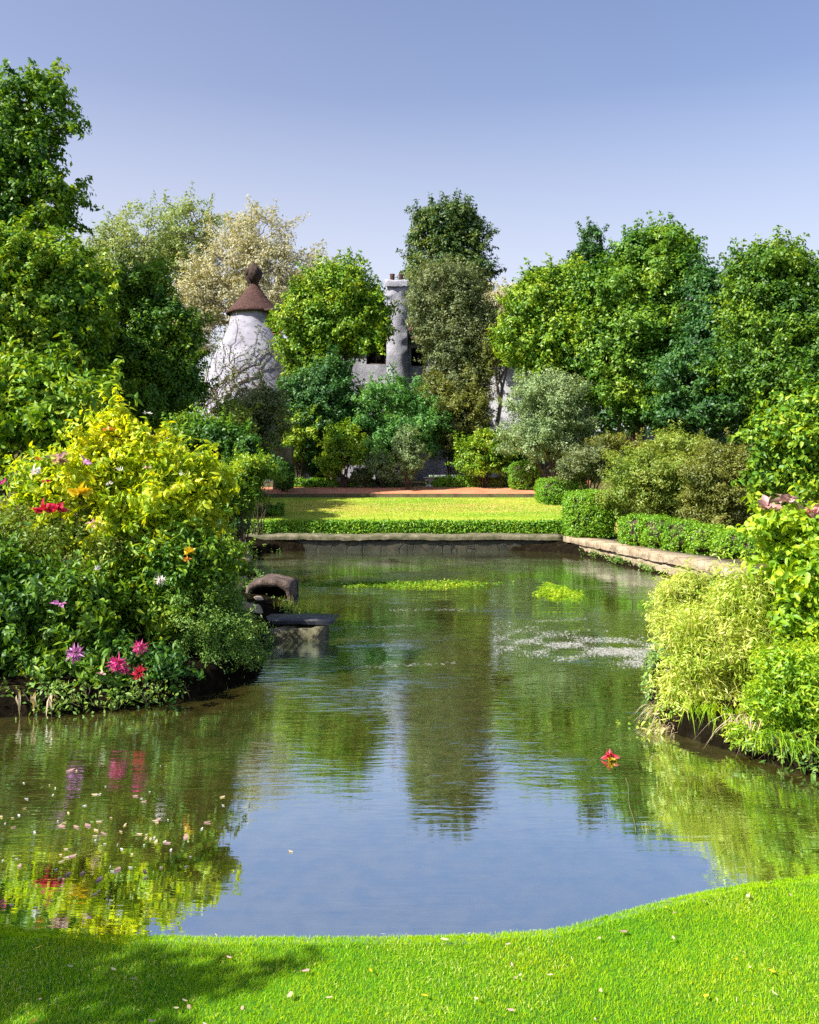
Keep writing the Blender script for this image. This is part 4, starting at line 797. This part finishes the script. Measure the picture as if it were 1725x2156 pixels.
# ------------------------------------------------------------------ things on the water and lawn
def flake(r, rng, curl=.15):
    t = np.linspace(0, 2*np.pi, 8, endpoint=False)+rng.random()*6; q = 1+.3*rng.normal(size=8)*.5
    V = np.stack([np.cos(t)*q*r*1.2, np.sin(t)*q*r*.75, curl*r*np.cos(t)**2], 1); V = np.concatenate([V, [[0, 0, 0]]])
    return V, [[k, (k+1) % 8, 8] for k in range(8)]
rng = rg()
pet = []
for i in range(4):
    V, T = flake(1, rng); pet.append(V)
def litter(name, label, cat, group, pts, zf, sizes, mats):
    mcache = {}
    for i, (x, y) in enumerate(pts):
        k = (i % 4, mats[i % len(mats)])
        if k not in mcache:
            me = mesh(name, pet[k[0]], None, [[a, (a+1) % 8, 8] for a in range(8)]); me.materials.append(M[k[1]]); mcache[k] = me
        o = bpy.data.objects.new(name, mcache[k]); col.objects.link(o); s = sizes[i % len(sizes)]*rng.uniform(.7, 1.3)
        o.location = (x, y, zf(x, y)); o.rotation_euler = (rng.normal()*.06, rng.normal()*.06, rng.uniform(0, 6.28)); o.scale = (s, s*rng.uniform(.6, 1), s)
        tag(o, label, cat, group)
pts = []
while len(pts) < 95:
    px, py = rng.normal(190, 160), rng.normal(1760, 80)
    if not (-60 < px < 640 and 1590 < py < 1925): continue
    p = P(px, py, EYE*F/(py-HZ))
    if sdf(p[0], p[1]) < -.15: pts.append((p[0], p[1]))
litter('floating_petal', 'small pale petal or leaf afloat on the brown water near the lawn', 'petal', 'petals afloat by the left side of the lawn', pts, lambda x, y: .004, [.009, .015, .012, .01, .02], ['cream', 'dry', 'dry', 'cream', 'dusky'])
pts = []
while len(pts) < 46:
    x, y = rng.uniform(-1.8, 2.2), rng.uniform(3.0, 4.3)
    if sdf(x, y) > .1: pts.append((x, y))
litter('fallen_leaf', 'small dry leaf lying on the near lawn', 'leaf', 'dry leaves fallen on the near lawn', pts, lambda x, y: float(ground(x, y))+.027, [.009, .012, .008, .014], ['dry', 'dusky', 'dry', 'gold', 'pink'])
V_, T_ = [], []
for k in range(420):
    x = rng.uniform(-2.2, 2.4); y = float(np.interp(x, E_[:, 0], E_[:, 1]))+rng.normal()*.012
    V = pet[k % 4]*np.array([1.6, .6, .4])*rng.uniform(.002, .006); a = rng.uniform(0, 3.14); V = np.stack([V[:, 0]*math.cos(a)-V[:, 1]*math.sin(a), V[:, 0]*math.sin(a)+V[:, 1]*math.cos(a), V[:, 2]], 1)
    V_.append(V+[x, y+.01, .006+.05*rng.random()]); T_.append(np.array([[q, (q+1) % 8, 8] for q in range(8)])+9*k)
tag(obj('edge_debris', mesh('ed', np.concatenate(V_), None, np.concatenate(T_)), M['dry']), 'fine pale debris caught along the edge of the near lawn', 'debris', kind='stuff')
# pale scum and petals drifted against the right bank
n = 5200; V_, T_ = [], []; k = 0
n = 6500
while k < n:
    px, py = rng.uniform(1040, 1440), rng.normal(1375, 34)
    ctr_ = 1342+.14*(px-1100)
    if abs(py-ctr_) > 40*rng.random()**.8+2: continue
    p = P(px, py, EYE*F/(py-HZ))
    if sdf(p[0], p[1]) > -.02 or rng.random() > .35+.9*(px-1040)/400: continue
    if np.sin(p[0]*5+p[1]*6+1.5*np.sin(p[1]*3))+np.sin(p[1]*9-p[0]*7+2*np.sin(p[0]*2.3))+.6*rng.normal() < .15: continue
    V = pet[k % 4]*np.array([1, 1, .3])*rng.choice([.004, .007, .014], p=[.5, .38, .12])*rng.uniform(.7, 1.3); a = rng.uniform(0, 6.28); V = np.stack([V[:, 0]*math.cos(a)-V[:, 1]*math.sin(a), V[:, 0]*math.sin(a)+V[:, 1]*math.cos(a), V[:, 2]], 1)
    V_.append(V+[p[0], p[1], .003+.002*rng.random()]); T_.append(np.array([[a, (a+1) % 8, 8] for a in range(8)])+9*k); k += 1
tag(obj('floating_scum', mesh('scum', np.concatenate(V_), None, np.concatenate(T_)), M['scum']), 'pale drift of scum and petals on the water by the right bank', 'scum', kind='stuff')
V_, T_ = [], []; k = 0
for (x0, y0, x1, y1) in [(690, 1322, 880, 1318), (820, 1285, 980, 1283), (1120, 1308, 1240, 1304), (700, 1408, 960, 1396), (600, 1330, 720, 1325)]:
    for j in range(130):
        t = rng.random(); px, py = x0+(x1-x0)*t, y0+(y1-y0)*t+rng.normal()*1.6; p = P(px, py, EYE*F/(py-HZ)); V = pet[k % 4]*np.array([2.2, .6, .3])*rng.uniform(.003, .009)
        V_.append(V+[p[0], p[1], .003]); T_.append(np.array([[a, (a+1) % 8, 8] for a in range(8)])+9*k); k += 1
tag(obj('foam_streak', mesh('foam', np.concatenate(V_), None, np.concatenate(T_)), M['scum']), 'thin broken streaks of foam drifting in the middle of the pond', 'foam', kind='stuff')
# water weed raft, and a leaf band imitating a reflection
def weed(label, px, py, rx, ry, n, mat='lf_lime', h=.03):
    d = EYE*F/(py-HZ); c = P(px, py, d); r0 = rx/F*d; r1 = ry*d/(EYE*F/d); a = rng.uniform(0, 6.28, n); q = np.sqrt(rng.random(n))*(1+.25*np.sin(a*3+px)+.15*np.sin(a*7+py))*rng.uniform(.75, 1.15, n)
    pos = np.stack([c[0]+np.cos(a)*q*r0, c[1]+np.sin(a)*q*r1, rng.uniform(.004, h, n)], 1)
    V, Q, T = leaves(pos, nrm(rng.normal(size=(n, 3))*.35+[0, 0, 1]), .05, .028, rng, droop=.02); tag(obj('weed_and_reflection', mesh('ww', V, Q, T), M[mat]), label, 'water weed')
weed('bright green raft of water weed on the right of the pond', 1172, 1247, 38, 14, 2400, h=.045)
weed('long thin green band standing in for the lit lawn reflection on the far water', 860, 1231, 185, 8, 3800, 'lf_bright', h=.005)  # green leaves laid out to imitate the sunlit lawn mirrored in the water
# floating rose
e = empty('floating_rose', P(1285, 1600, EYE*F/(1600-HZ)), 'red and yellow rose head floating beside the right bank tip', 'rose'); c = np.array(e.location)
flower(c+[0, 0, .02], .045, 'red', e, 'rose'); o = flower(c+[.005, -.03, .012], .03, 'gold', e, 'rose'); o.name = 'outer_petal'
e = empty('floating_stalk', P(1325, 1700, EYE*F/(1700-HZ)), 'thin dark stalk standing out of the still water near the right bank', 'stalk')
a = P(1318, 1640, EYE*F/(1640-HZ)); b = P(1338, 1755, EYE*F/(1755-HZ)); t = np.linspace(0, 1, 8)[:, None]; p_ = a+(b-a)*t; p_[:, 2] = .006; p_[:, 0] += .008*np.sin(t[:, 0]*9)
obj('stem', G().tube(p_, .0035, 5).mesh('s'), M['stem'], e); e['label'] = 'thin brown stalk floating on the still water near the right bank'

# ------------------------------------------------------------------ light, sky, camera
ELEV, AZ = R(43), R(-97)      # azimuth from +Y towards +X: the sun stands to the left, a little beyond the pond's middle
AZ = R(-119)
sd = np.array([math.sin(AZ)*math.cos(ELEV), math.cos(AZ)*math.cos(ELEV), math.sin(ELEV)])
sun = bpy.data.lights.new('sun', 'SUN'); sun.energy = 5; sun.angle = R(.5); sun.color = (1, .95, .84)
so = bpy.data.objects.new('sun', sun); col.objects.link(so)
from mathutils import Vector
so.rotation_euler = Vector(sd).to_track_quat('Z', 'Y').to_euler(); so.location = (-20, 5, 30)
w = bpy.data.worlds.new('World'); sc.world = w; w.use_nodes = True; nt = w.node_tree; nt.nodes.clear()
sky = nt.nodes.new('ShaderNodeTexSky'); sky.sky_type = 'NISHITA'; sky.sun_disc = False; sky.sun_elevation = ELEV; sky.sun_rotation = AZ
sky.air_density = 1.0; sky.dust_density = 1.6; sky.ozone_density = 2.0
hs = nt.nodes.new('ShaderNodeHueSaturation'); hs.inputs['Saturation'].default_value = 1.0; nt.links.new(sky.outputs[0], hs.inputs['Color'])
bg = nt.nodes.new('ShaderNodeBackground'); bg.inputs[1].default_value = .085; out = nt.nodes.new('ShaderNodeOutputWorld')
tc = nt.nodes.new('ShaderNodeTexCoord'); sp = nt.nodes.new('ShaderNodeSeparateXYZ'); nt.links.new(tc.outputs['Generated'], sp.inputs[0])
hz = ramp(nt, [(0, (.96, .96, .96)), (.17, (.78, .78, .78)), (.42, (.16, .16, .16)), (.7, (0, 0, 0))], sp.outputs[2])
xr = nt.nodes.new('ShaderNodeMapRange'); xr.inputs[1].default_value = -.25; xr.inputs[2].default_value = .5; nt.links.new(sp.outputs[0], xr.inputs[0])
tint = mixc(nt, 1., hs.outputs[0], mixc(nt, xr.outputs[0], (1.03, .93, 1.03), (.7, .83, 1.04)), 'MULTIPLY')
nt.links.new(mixc(nt, hz.outputs[0], tint, (5.1, 5.16, 5.55)), bg.inputs[0]); nt.links.new(bg.outputs[0], out.inputs[0])
cam = bpy.data.cameras.new('camera'); co = bpy.data.objects.new('camera', cam); col.objects.link(co); sc.camera = co
co.location = (0, 0, EYE); co.rotation_euler = (R(90), 0, 0)
cam.sensor_fit = 'VERTICAL'; cam.sensor_height = 36; cam.lens = F/2156*36; cam.shift_y = -(1078-HZ)/2156; cam.clip_end = 3000; cam.clip_start = .05
sc.view_settings.view_transform = 'Standard'; sc.view_settings.look = 'None'; sc.view_settings.gamma = 1; sc.view_settings.exposure = 1.15
cy = sc.cycles; cy.max_bounces = 6; cy.diffuse_bounces = 2; cy.glossy_bounces = 3; cy.transmission_bounces = 4; cy.transparent_max_bounces = 4
cy.caustics_reflective = False; cy.caustics_refractive = False; cy.use_denoising = False; cy.denoiser = 'OPENIMAGEDENOISE'; cy.denoising_input_passes = 'RGB_ALBEDO_NORMAL'; cy.denoising_prefilter = 'ACCURATE'; cy.sample_clamp_indirect = 6
